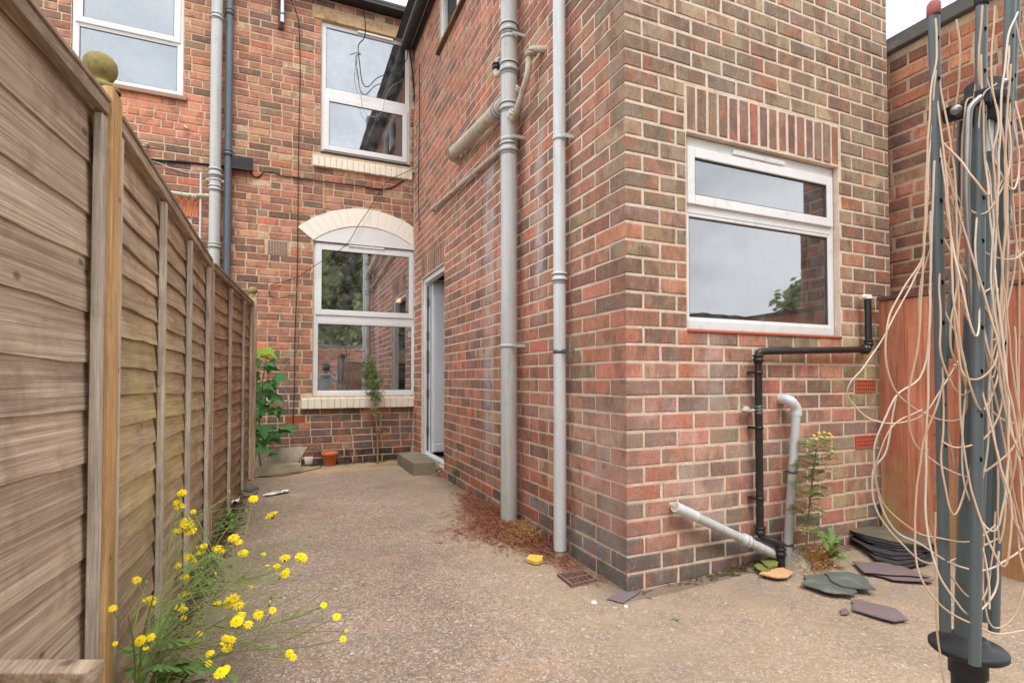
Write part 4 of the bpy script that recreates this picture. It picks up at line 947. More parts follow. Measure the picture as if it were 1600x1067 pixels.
# twist of wire on the lower clip
mb = MB(); b_ = S_(892, 553, .03)
for i in range(9): v = Vector((R.uniform(-.01, .02), R.uniform(-.03, .03), R.uniform(-.05, .05))); mb.tube([b_ - v * .6, b_ + Vector((R.uniform(-.01, .01), R.uniform(-.01, .01), R.uniform(-.01, .01))), b_ + v * .6], .0016, 5)
mb.build('wire_tie', M['cable_grey'], dp)

# neighbour side pipes
def vpipe(px0, py0, px1, py1, rad, off, mat, label, cols, brs, name='downpipe', cat='downpipe', top=None):
    b = onY(px1, py1, YB - off); tpz = onY(px0, py0, YB - off).z if top is None else top
    t = thing(name, label, cat, (b.x, b.y, 0)); mb = MB(); mb.tube([(b.x, b.y, 0), (b.x, b.y, tpz)], rad, 24); mb.build('pipe', mat, t)
    for py, h_ in cols: collar((b.x, b.y, onY(px1, py, YB - off).z), rad, h_, mat, t)
    for py in brs: bracket((b.x, b.y, onY(px1, py, YB - off).z), rad, mat, t, nF_, off)
    return t, b
t, nbp = vpipe(340, 0, 337, 200, .055, .1, M['pipe_grey'], 'thick white soil pipe on the back wall, left of the dark downpipe', [(272, .11), (296, .07), (385, .06), (28, .07)], [282], 'soil_pipe', 'soil pipe', HZ + .5)
vpipe(359, 0, 357, 200, .036, .06, M['pipe_darkgrey'], 'dark grey downpipe on the back wall beside the white soil pipe', [(240, .07), (20, .07)], [238], top=HZ + .05)
t = thing('waste_pipe', 'old waste pipe joining the white soil pipe above the fence', 'waste pipe', B_(290, 305, .05)); mb = MB()
mb.tube(rounded([B_(255, 299, .05), B_(290, 305, .05), B_(322, 306, .06), Vector((nbp.x, nbp.y, B_(333, 306, .1).z))], .02), .022, 12); mb.build('pipe', M['pipe_dirty'], t); collar(B_(304, 307, .055), .023, .05, M['pipe_dirty'], t, (1, 0, 0))
mb = MB(); mb.tube([B_(314, 270, .045), B_(312, 420, .045)], .011, 8); tagp(mb.build('conduit', M['pipe_pale']), 'thin white conduit just left of the white soil pipe above the fence', 'conduit')
t = thing('vent_pipe', 'short white pipe with elbow on the wall above the fence', 'vent pipe', B_(222, 240, .05)); mb = MB(); mb.tube(rounded([B_(230, 226, -.02), B_(226, 226, .06), B_(219, 262, .06)], .03), .019, 12); mb.build('pipe', M['pipe_grey'], t); collar(B_(225, 228, .06), .021, .04, M['pipe_dirty'], t)
p = B_(289, 198, .0); mb = MB(); mb.tube([p + Vector((-.02, .03, .03)), p + Vector((.03, -.05, -.04))], .01, 8); tagp(mb.build('wall_hook', M['pipe_dirty']), 'rusty spike sticking out of the orange repair bricks', 'hook')

# black waste pipe on the front wall
o_ = .045; rb = .0185; br = thing('waste_pipe', 'black waste pipe running below the extension window and down to the ground', 'waste pipe', F_(1187, 830, o_))
pts = [F_(1356, 466, o_), F_(1357, 546, o_), F_(1182, 549, o_), F_(1189, 838, o_)]
pts[1] = Vector((pts[0].x, pts[0].y, pts[1].z)); xx = F_(1186, 700, o_).x; pts[2] = Vector((xx, pts[0].y, pts[2].z)); pts[3] = Vector((xx + .002, pts[0].y, pts[3].z))
g1 = F_(1213, 850, o_ + .03); pts += [Vector((g1.x, YF - .1, pts[3].z - .03)), Vector((g1.x, YF - .105, -.01))]
mb = MB(); mb.tube(rounded(pts, .028, 5), rb, 18); mb.build('pipe', M['pipe_black'], br)
for (c_, ax, h_) in ((pts[1] + Vector((-.035, 0, 0)), (1, 0, 0), .04), (pts[1] + Vector((0, 0, .035)), (0, 0, 1), .04), (pts[2] + Vector((0, 0, -.04)), (0, 0, 1), .045), (pts[3] + Vector((0, 0, .03)), (0, 0, 1), .045), (pts[4] + Vector((0, 0, -.045)), (0, 0, 1), .05)): collar(c_, rb, h_, M['pipe_black'], br, ax)
mb = MB(); mb.tube([pts[0] + Vector((0, 0, -.004)), pts[0] + Vector((0, 0, .018))], .021, 14); mb.tube([pts[0] + Vector((0, 0, .012)), pts[0] + Vector((-.045, .01, .006))], .012, 8); mb.build('end_cap', M['paper'], br)
for py in (582, 668, 778): 
    c_ = Vector((xx, YF - o_, F_(1186, py, o_).z)); mb = MB(); mb.lathe(c_, [(rb, -.007), (rb + .004, -.007), (rb + .004, .007), (rb, .007)], 18); mb.obox(c_ + Vector((-.025, .02, 0)), (1, 0, 0), (0, 1, 0), (0, 0, 1), .010, .022, .006); mb.build('bracket', M['pipe_black'], br)
c_ = Vector((xx, YF - o_, F_(1186, 640, o_).z)); mb = MB()
for i in range(6): mb.lathe(c_ + Vector((0, 0, -.02 + i * .008)), [(rb, -.003), (rb + .003, 0), (rb, .003)], 16, (.1 * ((-1) ** i), 0, 1))
mb.build('wire_tie', M['keep'], br)
t = thing('tap_stub', 'small brass and white tap stub beside the black waste pipe', 'tap', F_(1165, 641, .02)); mb = MB(); mb.tube([F_(1172, 641, -.01), F_(1172, 641, .05)], .009, 10); mb.tube([F_(1158, 641, .04), F_(1178, 641, .04)], .007, 10); mb.lathe(F_(1163, 640, .02), [(0, 0), (.02, .002), (.018, .02), (0, .024)], 12, (0, -1, 0)); mb.build('fitting', M['pipe_dirty'], t)
# grey waste pipe from an elbow down
r2 = .0225; e0 = F_(1238, 624, .05); e2 = F_(1228, 862, .07); gp = thing('waste_pipe', 'grey waste pipe leaning from a white elbow down into the mortar mound', 'waste pipe', e2)
mb = MB(); a_ = Vector((e0.x - .03, YF + .02, e0.z)); mb.tube(rounded([a_, Vector((e0.x - .025, YF - .055, e0.z)), Vector((e0.x + .02, YF - .058, e0.z - .045)), Vector((e2.x, YF - .075, .02))], .045, 7), r2, 20); mb.build('pipe', M['pipe_grey'], gp)
mb = MB(); mb.tube(rounded([a_, Vector((e0.x - .025, YF - .055, e0.z)), Vector((e0.x + .0195, YF - .058, e0.z - .045)), Vector((e0.x + .0185, YF - .0585, e0.z - .085))], .045, 7), r2 + .004, 20); mb.build('elbow', M['pipe_pale'], gp)
for py in (737, 848):
    f_ = (F_(1232, py, .06).z) ; c_ = Vector((e0.x + .02, YF - .058, e0.z - .045)).lerp(Vector((e2.x, YF - .075, .02)), (e0.z - .045 - f_) / (e0.z - .045 - .02)); mb = MB(); mb.lathe(c_, [(r2, -.007), (r2 + .004, -.007), (r2 + .004, .007), (r2, .007)], 18); mb.obox(c_ + Vector((-.032, .02, 0)), (1, 0, 0), (0, 1, 0), (0, 0, 1), .012, .003, .007); mb.build('bracket', M['keep'], gp)
# diagonal pipe along the wall foot
s0 = F_(1056, 792, .045); s1 = F_(1203, 862, .07); t = thing('waste_pipe', 'grey pipe lying diagonally from the brickwork down to the mortar mound', 'waste pipe', s1)
mb = MB(); mb.tube([s0, s1 + (s1 - s0) * .12], r2, 20); mb.build('pipe', M['pipe_grey'], t); dxx = (s1 - s0).normalized()
mb = MB(); mb.tube([s0 - dxx * .004, s0 + dxx * .13], r2 + .0035, 20); mb.build('socket', M['pipe_pale'], t); collar(s0.lerp(s1, .72), r2, .05, M['pipe_grey'], t, dxx)
mb = MB(); mb.lathe(s0 - dxx * .005, [(0, 0), (.02, .001)], 16, dxx); mb.tube([s0 + dxx * .012, Vector((s0.x + .012, YF + .01, s0.z - .004))], .018, 12); mb.build('pipe_end', M['pipe_dirty'], t)
# mound
c_ = onZ(1240, 882, .0); mb = MB(); vs = []; fs = []
N1, N2 = 9, 22
for i in range(N1 + 1):
    for k in range(N2):
        a = 2 * math.pi * k / N2; q = i / N1; rx = .155 * q; ry = .105 * q; x = c_.x + rx * math.cos(a) * (1 + .16 * math.sin(3 * a + 1)) ; y = YF - .10 + ry * math.sin(a) * (1 + .12 * math.sin(2 * a)); z = .085 * (1 - q ** 1.7) + mnoise.noise(Vector((x * 22, y * 22, 1))) * .012 * (1 - q * .6); vs.append((x, y, z + gh(x, y) - .004))
for i in range(N1):
    for k in range(N2): a = i * N2 + k; b = i * N2 + (k + 1) % N2; fs.append((a, b, b + N2, a + N2))
tagp(mb.add(vs, fs, True).build('mortar_mound', M['mound']), 'lumpy grey mortar mound round the foot of the leaning grey pipe', 'mortar mound')

# ------------------------------------------------------------------ cables, box, mast
def cable(name, pts, r, mat, label, cat='cable', n=6):
    mb = MB(); mb.tube(spline(pts, n), r, 6); return tagp(mb.build(name, mat), label, cat)
def bl(*pp, off=.012): return [B_(x, y, off + .004 * math.sin(i * 1.7)) for i, (x, y) in enumerate(pp)]
t = thing('junction_box', 'black box with a drooping lead beside the dark downpipe', 'junction box', B_(378, 259, .03))
a_ = B_(363, 246, 0); b_ = B_(395, 270, 0); mb = MB(); PB.box(mb, a_.x, b_.x, -.075, -.008, b_.z, a_.z); mb.build('case', M['dark_gutter'], t, bevel=.006); mb = MB(); PB.box(mb, a_.x - .01, b_.x + .004, -.085, -.07, b_.z - .012, b_.z + .006); mb.build('lip', M['dark_gutter'], t, bevel=.003)
cable('cable', bl((394, 258), (391, 268), (397, 276), (405, 276), (412, 270), (425, 270), (440, 275), (470, 279), (520, 286), (560, 291), (600, 296), (625, 286), (650, 268)), .0065, M['cable_black'], 'thick black cable looping from the junction box across the wall under the upper window')
cable('cable', bl((218, 244), (240, 250), (280, 253), (320, 257), (364, 262)), .012, M['cable_black'], 'black cable bundle running left from the junction box behind the white soil pipe')
cable('cable', bl((222, 244), (250, 256), (285, 268), (312, 272)), .0035, M['pipe_pale'], 'thin white wire sloping to the white conduit')
cable('cable', bl((455, 0), (466, 30), (468, 60), (469, 120), (467, 200), (466, 280), (465, 380), (464, 440), (461, 520), (460, 600), (458, 655), (458, 662)), .0045, M['cable_black'], 'long thin black cable hanging straight down the wall left of the windows')
cable('cable', bl((461, 440), (466, 470), (463, 500), (466, 520), (462, 548), (449, 568), (443, 580), (442, 600), (449, 620), (453, 652)), .003, M['cable_grey'], 'thin grey wire wandering beside the long black cable near the sapling')
cable('cable', [B_(564, 0, .5), B_(570, 30, .3), B_(570, 58, .14), B_(560, 72, .07), B_(562, 100, .05), B_(566, 128, .05), B_(575, 136, .05), B_(590, 122, .05), B_(612, 114, .06), B_(628, 104, .05), B_(637, 85, .04), B_(636, 40, .05), B_(638, 20, .1)], .0055, M['cable_black'], 'black cable looping in front of the upper window pane')
cable('cable', [B_(560, 75, .06), B_(557, 112, .05), B_(562, 135, .05), B_(566, 165, .05), B_(574, 180, .05), B_(588, 182, .05), B_(598, 172, .05), B_(602, 152, .05), B_(612, 136, .05), B_(626, 128, .05)], .003, M['cable_grey'], 'thin grey cable loop hanging lower across the upper window')
cable('cable', [B_(637, 20, .1), B_(638, 60, .05), B_(645, 120, .03), B_(650, 180, .02), B_(652, 230, .02), B_(652, 262, .03)], .009, M['cable_black'], 'black cables bundled down the inner corner beside the upper window')
cable('cable', [B_(650, 262, .03), B_(628, 272, .09), B_(605, 285, .05), B_(590, 305, .04), B_(575, 330, .05), B_(560, 352, .06), B_(545, 378, .05), B_(525, 395, .05), B_(500, 410, .04), B_(470, 430, .03), B_(462, 434, .02), B_(445, 440, .02), B_(424, 446, .02), B_(421, 458, .02), B_(430, 467, .02), B_(448, 463, .02), B_(461, 462, .02)], .0038, M['cable_black'], 'black cable sagging across the cream arch and looping left of the lower window')
t = thing('aerial_mast', 'shiny aluminium mast end clamped to a timber bracket high on the back wall', 'aerial mast', B_(441, 30, .05))
a_ = B_(434, 46, 0); b_ = B_(445, -30, 0); mb = MB(); PB.box(mb, a_.x, b_.x, -.03, -.006, a_.z, b_.z); mb.build('timber_bracket', M['wood_brown'], t, bevel=.003)
c_ = B_(441, 36, .07); mb = MB(); mb.tube([c_, c_ + Vector((0, 0, 1.4))], .025, 16); mb.build('mast', M['aluminium'], t); mb = MB(); mb.lathe(c_ + Vector((0, 0, .1)), [(.026, -.012), (.031, -.012), (.031, .012), (.026, .012)], 14); mb.build('clamp', M['steel'], t)
# lead hanging on the side wall
cable('cable', [S_(656, 100, .02), S_(655, 200, .02), S_(654, 300, .02), S_(655, 360, .02)], .005, M['cable_black'], 'black cable running down the corner where the extension meets the old house')

# ------------------------------------------------------------------ yard litter
def gpt(px, py):
    p = onZ(px, py, 0); p2 = onZ(px, py, gh(p.x, p.y)); return Vector((p2.x, p2.y, gh(p2.x, p2.y)))
def slab_px(name, poly, th, mat, label, cat, lift=0., bevel=.0015, dz=0.):
    pts = [onZ(x, y, .02 * 0 + gh(*onZ(x, y, 0).xy) + lift + th) for (x, y) in poly]; z = max(p.z for p in pts) + .003 + dz
    pts = [Vector((p.x, p.y, z)) for p in pts]
    # densify edges with small chips
    out = []
    for i in range(len(pts)):
        a, b = pts[i], pts[(i + 1) % len(pts)]; out.append(a)
        for k in (1, 2): out.append(a.lerp(b, k / 3) + Vector((R.uniform(-.006, .006), R.uniform(-.006, .006), 0)))
    mb = MB(); mb.prism([p - Vector((0, 0, th)) for p in out], (0, 0, 1), th); return tagp(mb.build(name, mat, bevel=bevel), label, cat)
slab_px('roof_slate', [(1255, 899), (1290, 897), (1310, 905), (1322, 915), (1340, 930), (1333, 936), (1290, 930), (1252, 916), (1258, 908)], .007, M['slate_grey'], 'green grey roof slate with a broken corner lying left of the other grey slate', 'slate')
slab_px('roof_slate', [(1288, 895), (1325, 894), (1350, 903), (1369, 926), (1318, 920), (1303, 913)], .007, M['slate_grey'], 'green grey roof slate lying partly on top of the broken grey one', 'slate', .008)
slab_px('roof_slate', [(1330, 938), (1345, 937), (1400, 953), (1420, 972), (1398, 974), (1332, 954)], .007, M['slate_purple'], 'purple slate with pointed end, nearest the camera', 'slate')
slab_px('slate_chip', [(1312, 954), (1320, 950), (1328, 957), (1322, 960), (1313, 959)], .006, M['slate_purple'], 'tiny purple slate chip left of the pointed purple slate', 'slate')
slab_px('roof_slate', [(948, 936), (975, 922), (1003, 921), (975, 942)], .005, M['slate_purple'], 'small purple slate lying at the corner of the extension', 'slate')
slab_px('roof_slate', [(1352, 893), (1405, 893), (1462, 910), (1455, 913), (1395, 908)], .006, M['slate_purple'], 'purple slate lying underneath another one, left of the airer', 'slate')
slab_px('roof_slate', [(1331, 877), (1395, 882), (1455, 907), (1400, 902), (1350, 896)], .006, M['slate_purple'], 'purple slate on top of another one, left of the airer', 'slate', .007)
nst = 8
for i in range(nst):
    j = nst - 1 - i; sx = j * 4.2; sy = j * 4.0
    poly = [(1316 + sx * 1.1, 839 + sy * .5), (1345 + sx, 836), (1440 + sx * .4, 842), (1466, 858), (1450 - sx * .3, 870 + sy * .25), (1390 + sx * .5, 862 + sy * .85), (1350 + sx * .8, 852 + sy * .9)]
    ox_, oy_ = R.uniform(-7, 7), R.uniform(-2.5, 2.5); pts = [onZ(x + R.uniform(-3, 3) + ox_, y + oy_, .05) for x, y in poly]; z = .036 + .0105 * i
    mb = MB(); out = []
    for k in range(len(pts)):
        a, b = pts[k], pts[(k + 1) % len(pts)]
        for q in range(3): out.append(a.lerp(b, q / 3) + Vector((R.uniform(-.003, .003), R.uniform(-.003, .003), 0)))
    mb.prism([Vector((p.x, p.y, z + .002)) for p in out], (0, 0, 1), .007)
    pos_ = ['lowest', 'second lowest', 'third lowest', 'fourth from the bottom', 'fifth from the bottom', 'third from the top', 'second from the top', 'topmost'][i]
    tagp(mb.build('stacked_slate', M['slate_old'] if i == nst - 1 else M['slate_edge'], bevel=.001), pos_ + ' slate in the stack against the orange fence', 'slate', 'slates stacked by the orange fence')
t = slab_px('sandstone_flake', [(1186, 899), (1200, 888), (1225, 887), (1240, 896), (1232, 904), (1215, 906)], .008, M['sandpiece'], 'flat orange sandstone flake round the foot of the black pipe', 'stone')
slab_px('mossy_slate', [(1177, 884), (1186, 880), (1196, 885), (1204, 892), (1190, 894), (1182, 890)], .008, M['slate_moss'], 'small mossy slate left of the sandstone flake', 'slate', .006)
slab_px('mossy_slate', [(1188, 876), (1204, 870), (1216, 874), (1214, 884), (1200, 888)], .01, M['slate_moss'], 'mossy slate tucked behind the black pipe', 'slate', .012)
slab_px('sandstone_flake', [(1270, 876), (1282, 866), (1300, 872), (1304, 877), (1280, 879)], .006, M['sandpiece'], 'small orange stone flake by the ragwort', 'stone')
slab_px('yellow_stone', [(822, 873), (828, 866), (848, 868), (848, 875), (838, 878)], .02, M['stone_red'], 'chipped yellow block beside the foot of the downpipe', 'stone', 0, .003)
for (x, y, s_, lb) in ((928, 942, 7, 'white stone chip left of the small purple slate'), (978, 948, 5, 'white stone chip right under the small purple slate'), (1014, 912, 3, 'white pebble at the foot of the extension front wall'), (388, 749, 5, 'pale lump of rubble by the fence foot')):
    p = gpt(x, y); mb = MB(); rr_ = s_ * p.y / 825 * .9; mb.lathe(p, [(0, rr_ * .7), (rr_ * .6, rr_ * .6), (rr_, rr_ * .2), (rr_ * .9, 0)], 7); tagp(mb.build('stone_chip', M['paper']), lb, 'stone')
# gully grate
cx = [onZ(870, 900), onZ(912, 893), onZ(932, 908), onZ(893, 918)]; z = .012
t = thing('drain_grate', 'rusty square drain grate at the foot of the downpipe', 'drain grate', Vector((sum(p.x for p in cx) / 4, sum(p.y for p in cx) / 4, 0)))
def gq(a, b, zz=z): return (cx[0].lerp(cx[1], a)).lerp(cx[3].lerp(cx[2], a), b) * Vector((1, 1, 0)).length / Vector((1, 1, 0)).length + Vector((0, 0, zz)) if False else Vector((*(cx[0].lerp(cx[1], a)).lerp(cx[3].lerp(cx[2], a), b).xy, zz))
mb = MB()
for (a0, a1, b0, b1) in ((0, 1, 0, .07), (0, 1, .93, 1), (0, .07, .07, .93), (.93, 1, .07, .93)): mb.prism([gq(a0, b0, 0), gq(a1, b0, 0), gq(a1, b1, 0), gq(a0, b1, 0)], (0, 0, 1), z + .003)
mb.build('frame', M['rust'], t, bevel=.001)
mb = MB()
for i in range(9):
    a = .09 + i * .092; sg = .06 if i % 2 else -.0; mb.prism([gq(a, .08, 0), gq(a + .034, .08, 0), gq(a + .034 + sg * .3, .92, 0), gq(a + sg * .3, .92, 0)], (0, 0, 1), z)
mb.prism([gq(.07, .46, 0), gq(.93, .46, 0), gq(.93, .54, 0), gq(.07, .54, 0)], (0, 0, 1), z + .001); mb.build('bars', M['rust'], t)
mb = MB(); mb.prism([gq(.05, .05, .0), gq(.95, .05, .0), gq(.95, .95, .0), gq(.05, .95, .0)], (0, 0, 1), .0075); mb.build('pit', M['dark'], t)

# step, slabs, pots
st = [onZ(650, 743).xy, onZ(612, 715).xy]; x0 = st[0].x - .03; y0 = st[0].y; y1 = 6.2
hS = .135; mb = MB(); mb.box((x0, y0, -.05), (XS - .004, y1, hS)); tagp(mb.build('doorstep', M['conc_step'], bevel=.012), 'stained concrete doorstep at the open side door', 'doorstep')
mb = MB(); pa = gpt(395, 747); pb = gpt(471, 738); d = (pb - pa).normalized(); n_ = Vector((-d.y, d.x, 0)); c_ = (pa + pb) / 2 + n_ * .09; mb.obox(c_ + Vector((0, 0, .05)), d, n_, (0, 0, 1), (pb - pa).length / 2, .08, .048); tagp(mb.build('concrete_block', concrete('pale block concrete', (176, 168, 146), (214, 206, 184)), bevel=.01), 'pale concrete block lying in front of the leaning slab', 'concrete block')
a1 = gpt(394, 729); z1 = .02; tp = [(-.0, 0), (.50, 0), (.60, .23), (.0, .22)]; base = Vector((pa.x + .0, pa.y + .20, .015)); dz_ = Vector((.0, .42, .9)).normalized(); mb = MB()
mb.prism([base + Vector((x, 0, 0)) + dz_ * y for x, y in ((0, 0), (.38, 0), (.44, .12), (.52, .255), (.46, .27), (.02, .25))], Vector((0, .9, -.42)).normalized(), .05); tagp(mb.build('concrete_slab', M['conc'], bevel=.006), 'broken concrete slab leaning against the wall behind the block', 'concrete slab')
p = gpt(515, 727); t = thing('flower_pot', 'terracotta plastic flower pot with a rim, empty', 'flower pot', p); k_ = p.y / 825 / .95
mb = MB(); mb.lathe(p, [(0, .004), (.062, .0), (.066, .006), (.082, .115), (.092, .118), (.095, .15), (.091, .152), (.086, .15), (.080, .118), (.070, .1), (0, .095)], 26); mb.build('pot', M['terracotta'], t); mb = MB(); mb.lathe(p + Vector((0, 0, .096)), [(0, .008), (.07, .003)], 20); mb.build('soil', M['soil'], t)
p = gpt(482, 726); t = thing('flower_pot', 'small white pot holding a dried up plant', 'flower pot', p); mb = MB(); mb.lathe(p, [(0, 0), (.058, 0), (.062, .006), (.068, .1), (.064, .102), (.06, .085), (0, .08)], 22); mb.build('pot', M['pot_pale'], t)
mb = MB()
for i in range(34):
    a = R.uniform(0, 6.28); l = R.uniform(.06, .17); q = p + Vector((0, 0, .08)); e = q + Vector((math.cos(a) * l * .45, math.sin(a) * l * .45, l)); mb.tube([q + Vector((math.cos(a) * .03, math.sin(a) * .03, 0)), q.lerp(e, .55) + Vector((0, 0, .015)), e], .0018, 4)
    for k in range(3): f_ = e + Vector((R.uniform(-.02, .02), R.uniform(-.02, .02), R.uniform(-.03, .01))); mb.add([f_, f_ + Vector((.012, 0, .008)), f_ + Vector((.004, .006, .02))], [(0, 1, 2)])
mb.build('dead_plant', M['deadtan'], t)
slab_px('roof_slate', [(374, 768), (392, 760), (405, 763), (400, 770), (385, 776)], .012, M['slate_purple'], 'purple slate piece by the fence foot, with another on it', 'slate')
slab_px('roof_slate', [(378, 765), (396, 758), (404, 761), (390, 768)], .008, M['slate_grey'], 'small grey slate on the purple piece by the fence foot', 'slate', .014)
def crumple(px, py, w_, d_, h_, label):
    p = gpt(px, py); vs = []; fs = []; n = 6
    for i in range(n):
        for k in range(n): vs.append((p.x + (i / (n - 1) - .5) * w_ + R.uniform(-.01, .01), p.y + (k / (n - 1) - .5) * d_ + (i / (n - 1)) * .08 + R.uniform(-.01, .01), p.z + .004 + R.uniform(0, h_)))
    for i in range(n - 1):
        for k in range(n - 1): a = i * n + k; fs.append((a, a + 1, a + n + 1, a + n))
    tagp(MB().add(vs, fs, True).build('litter', M['paper']), label, 'litter')
crumple(357, 791, .13, .10, .05, 'crumpled white scrap at the fence foot'); crumple(432, 774, .20, .07, .025, 'torn white strip lying on the concrete near the slates'); crumple(1290, 830, .05, .05, .05, 'white scrap under the ragwort')
cable('cable', [gpt(395, 735) + Vector((0, 0, .01)), gpt(400, 745) + Vector((0, -.0, .006)), gpt(440, 744) + Vector((0, 0, .005)), gpt(475, 737) + Vector((0, 0, .005)), gpt(500, 731) + Vector((0, 0, .006)), gpt(498, 727) + Vector((0, 0, .02)), gpt(486, 728) + Vector((0, 0, .005))], .004, M['cable_black'], 'black cable snaking on the ground in front of the pots')
# ------------------------------------------------------------------ rotary airer
AD = 1.0
def A_(px, py, dd=0.): return atD(px, py, AD + dd)
base = A_(1512, 1010); air = thing('rotary_airer', 'folded grey rotary clothes airer hung with tan plastic lines', 'clothes airer', (base.x, base.y, gh(base.x, base.y)))
ax_ = base.x; ay_ = base.y; az = base.z
# ground tube and socket
mb = MB(); mb.tube([(ax_, ay_, -.03), (ax_, ay_, az - .005)], .026, 20); mb.build('ground_post', M['blackplastic'], air)
mb = MB(); mb.lathe((ax_, ay_, az), [(.03, -.05), (.03, -.012), (.036, -.008), (.056, -.010), (.060, -.006), (.060, .001), (.056, .005), (.034, .006), (.031, .018), (.026, .021), (.0, .021)], 36); mb.build('hub_collar', M['blackplastic'], air)
top = A_(1518, -120)
mb = MB(); ptop = A_(1538, 140); mb.tube([(ax_, ay_, az + .02), ptop], .0205, 24); pole = mb.build('pole', M['green_steel'], air)
# sticker
mb = MB(); n = 9; vs = []; c_ = A_(1553, 215); dirc = (CAM - Vector((ax_, ay_, CH))); a0 = math.atan2(dirc.y, dirc.x); zc = c_.z
for i in range(n):
    a = a0 - .25 - 1.0 * i / (n - 1) * -1
    for z in (zc - .035, zc + .035): q_ = Vector((ax_, ay_, az + .02)).lerp(ptop, (z - az - .02) / (ptop.z - az - .02)); vs.append((q_.x + .0212 * math.cos(a), q_.y + .0212 * math.sin(a), z))
mb.add(vs, [(2 * i, 2 * i + 1, 2 * i + 3, 2 * i + 2) for i in range(n - 1)], True); mb.build('sticker', M['label'], pole)
# arms: flat oval steel tubes hinged at the collar, folded up
def flat_tube(mb, a, b, wx, wy, side, seg=14):
    a, b = Vector(a), Vector(b); d = (b - a).normalized(); sx = Vector(side); sx = (sx - d * sx.dot(d)).normalized(); sy = d.cross(sx); vs = []
    for q in (a, b):
        for k in range(seg): t_ = 2 * math.pi * k / seg; vs.append(q + sx * (wx * math.cos(t_)) + sy * (wy * math.sin(t_)))
    mb.add(vs, [(k, (k + 1) % seg, seg + (k + 1) % seg, seg + k) for k in range(seg)], True); mb.add(vs[:seg], [tuple(range(seg))]); mb.add(vs[seg:], [tuple(range(seg))])
arms = [(A_(1477, 985, -.02), A_(1459, 15, -.02)), (A_(1505, 1040, -.085), A_(1532, 0, -.085)), (A_(1553, 985, .02), A_(1580, -60, .02)), (A_(1536, 970, .06), A_(1590, -60, .09))]
arms[1] = (A_(1523, 1038, -.075), A_(1534, 0, -.03))
holes = []
for i, (a, b) in enumerate(arms):
    mb = MB(); flat_tube(mb, a, b, .0098, .0078, RT); arm = mb.build('arm', M['green_steel'], air)
    mb = MB(); mb.lathe(b, [(.0, .016), (.007, .015), (.011, .009), (.0115, -.010), (.010, -.012)], 14, (b - a)); mb.build('end_cap', M['vinyl_red'] if i != 1 else M['blackplastic'], arm)
    mb = MB(); toc = (CAM - (a + b) / 2).normalized()
    for k in range(11):
        f_ = .30 + k * .065; c_ = a.lerp(b, f_); hp = c_ + toc * .0083 * 1.0; holes.append((i, f_, c_ + RT * .006)); mb.lathe(c_ + RT * .0035 + toc * .0035, [(.0035, .0), (.0052, .0055), (.0, .0056)], 8, toc)
    mb.build('line_holes', M['dark'], arm)
# stays and upper runner
hubz = A_(1520, 165).z
mb = MB(); mb.lathe((ptop.x - .001, ptop.y, hubz), [(.0245, -.04), (.030, -.038), (.031, -.01), (.038, -.006), (.038, .012), (.030, .016), (.029, .04), (.0245, .042)], 26)
for (px, py, dd) in ((1480, 180, -.02), (1560, 140, .0), (1535, 150, -.05), (1578, 150, .05)):
    q = A_(px, py, dd); mb.beam((ptop.x, ptop.y, hubz), q, .022, .026)
runner = mb.build('runner', M['blackplastic'], air, bevel=.002)
for (px, py, dd) in ((1494, 172, -.036), (1568, 131, -.02)):
    mb = MB(); q = A_(px, py, dd); mb.lathe(q, [(.0, .008), (.006, .007), (.009, .003), (.009, 0), (.004, -.0), (.004, -.012)], 14, (CAM - q)); mb.build('bolt', M['steel'], runner)
stays = [((1492, 172, -.01), (1478, 560, .0)), ((1508, 190, -.03), (1515, 480, -.03)), ((1505, 170, -.045), (1500, 470, -.045)), ((1545, 150, -.02), (1556, 650, -.02))]
mb = MB(); mb.tube(rounded([A_(1532, 152, -.05), A_(1514, 168, -.05), A_(1510, 300, -.045), A_(1522, 560, -.03), A_(1531, 760, -.04)], .02), .0052, 8); mb.build('stay', M['steel'], air)
mb = MB(); flat_tube(mb, A_(1500, 190, .03), A_(1486, 560, .02), .005, .004, RT); mb.build('stay', M['green_steel'], air)
mb = MB(); flat_tube(mb, A_(1508, 200, .05), A_(1466, 700, .0), .005, .004, RT); mb.build('stay', M['green_steel'], air)
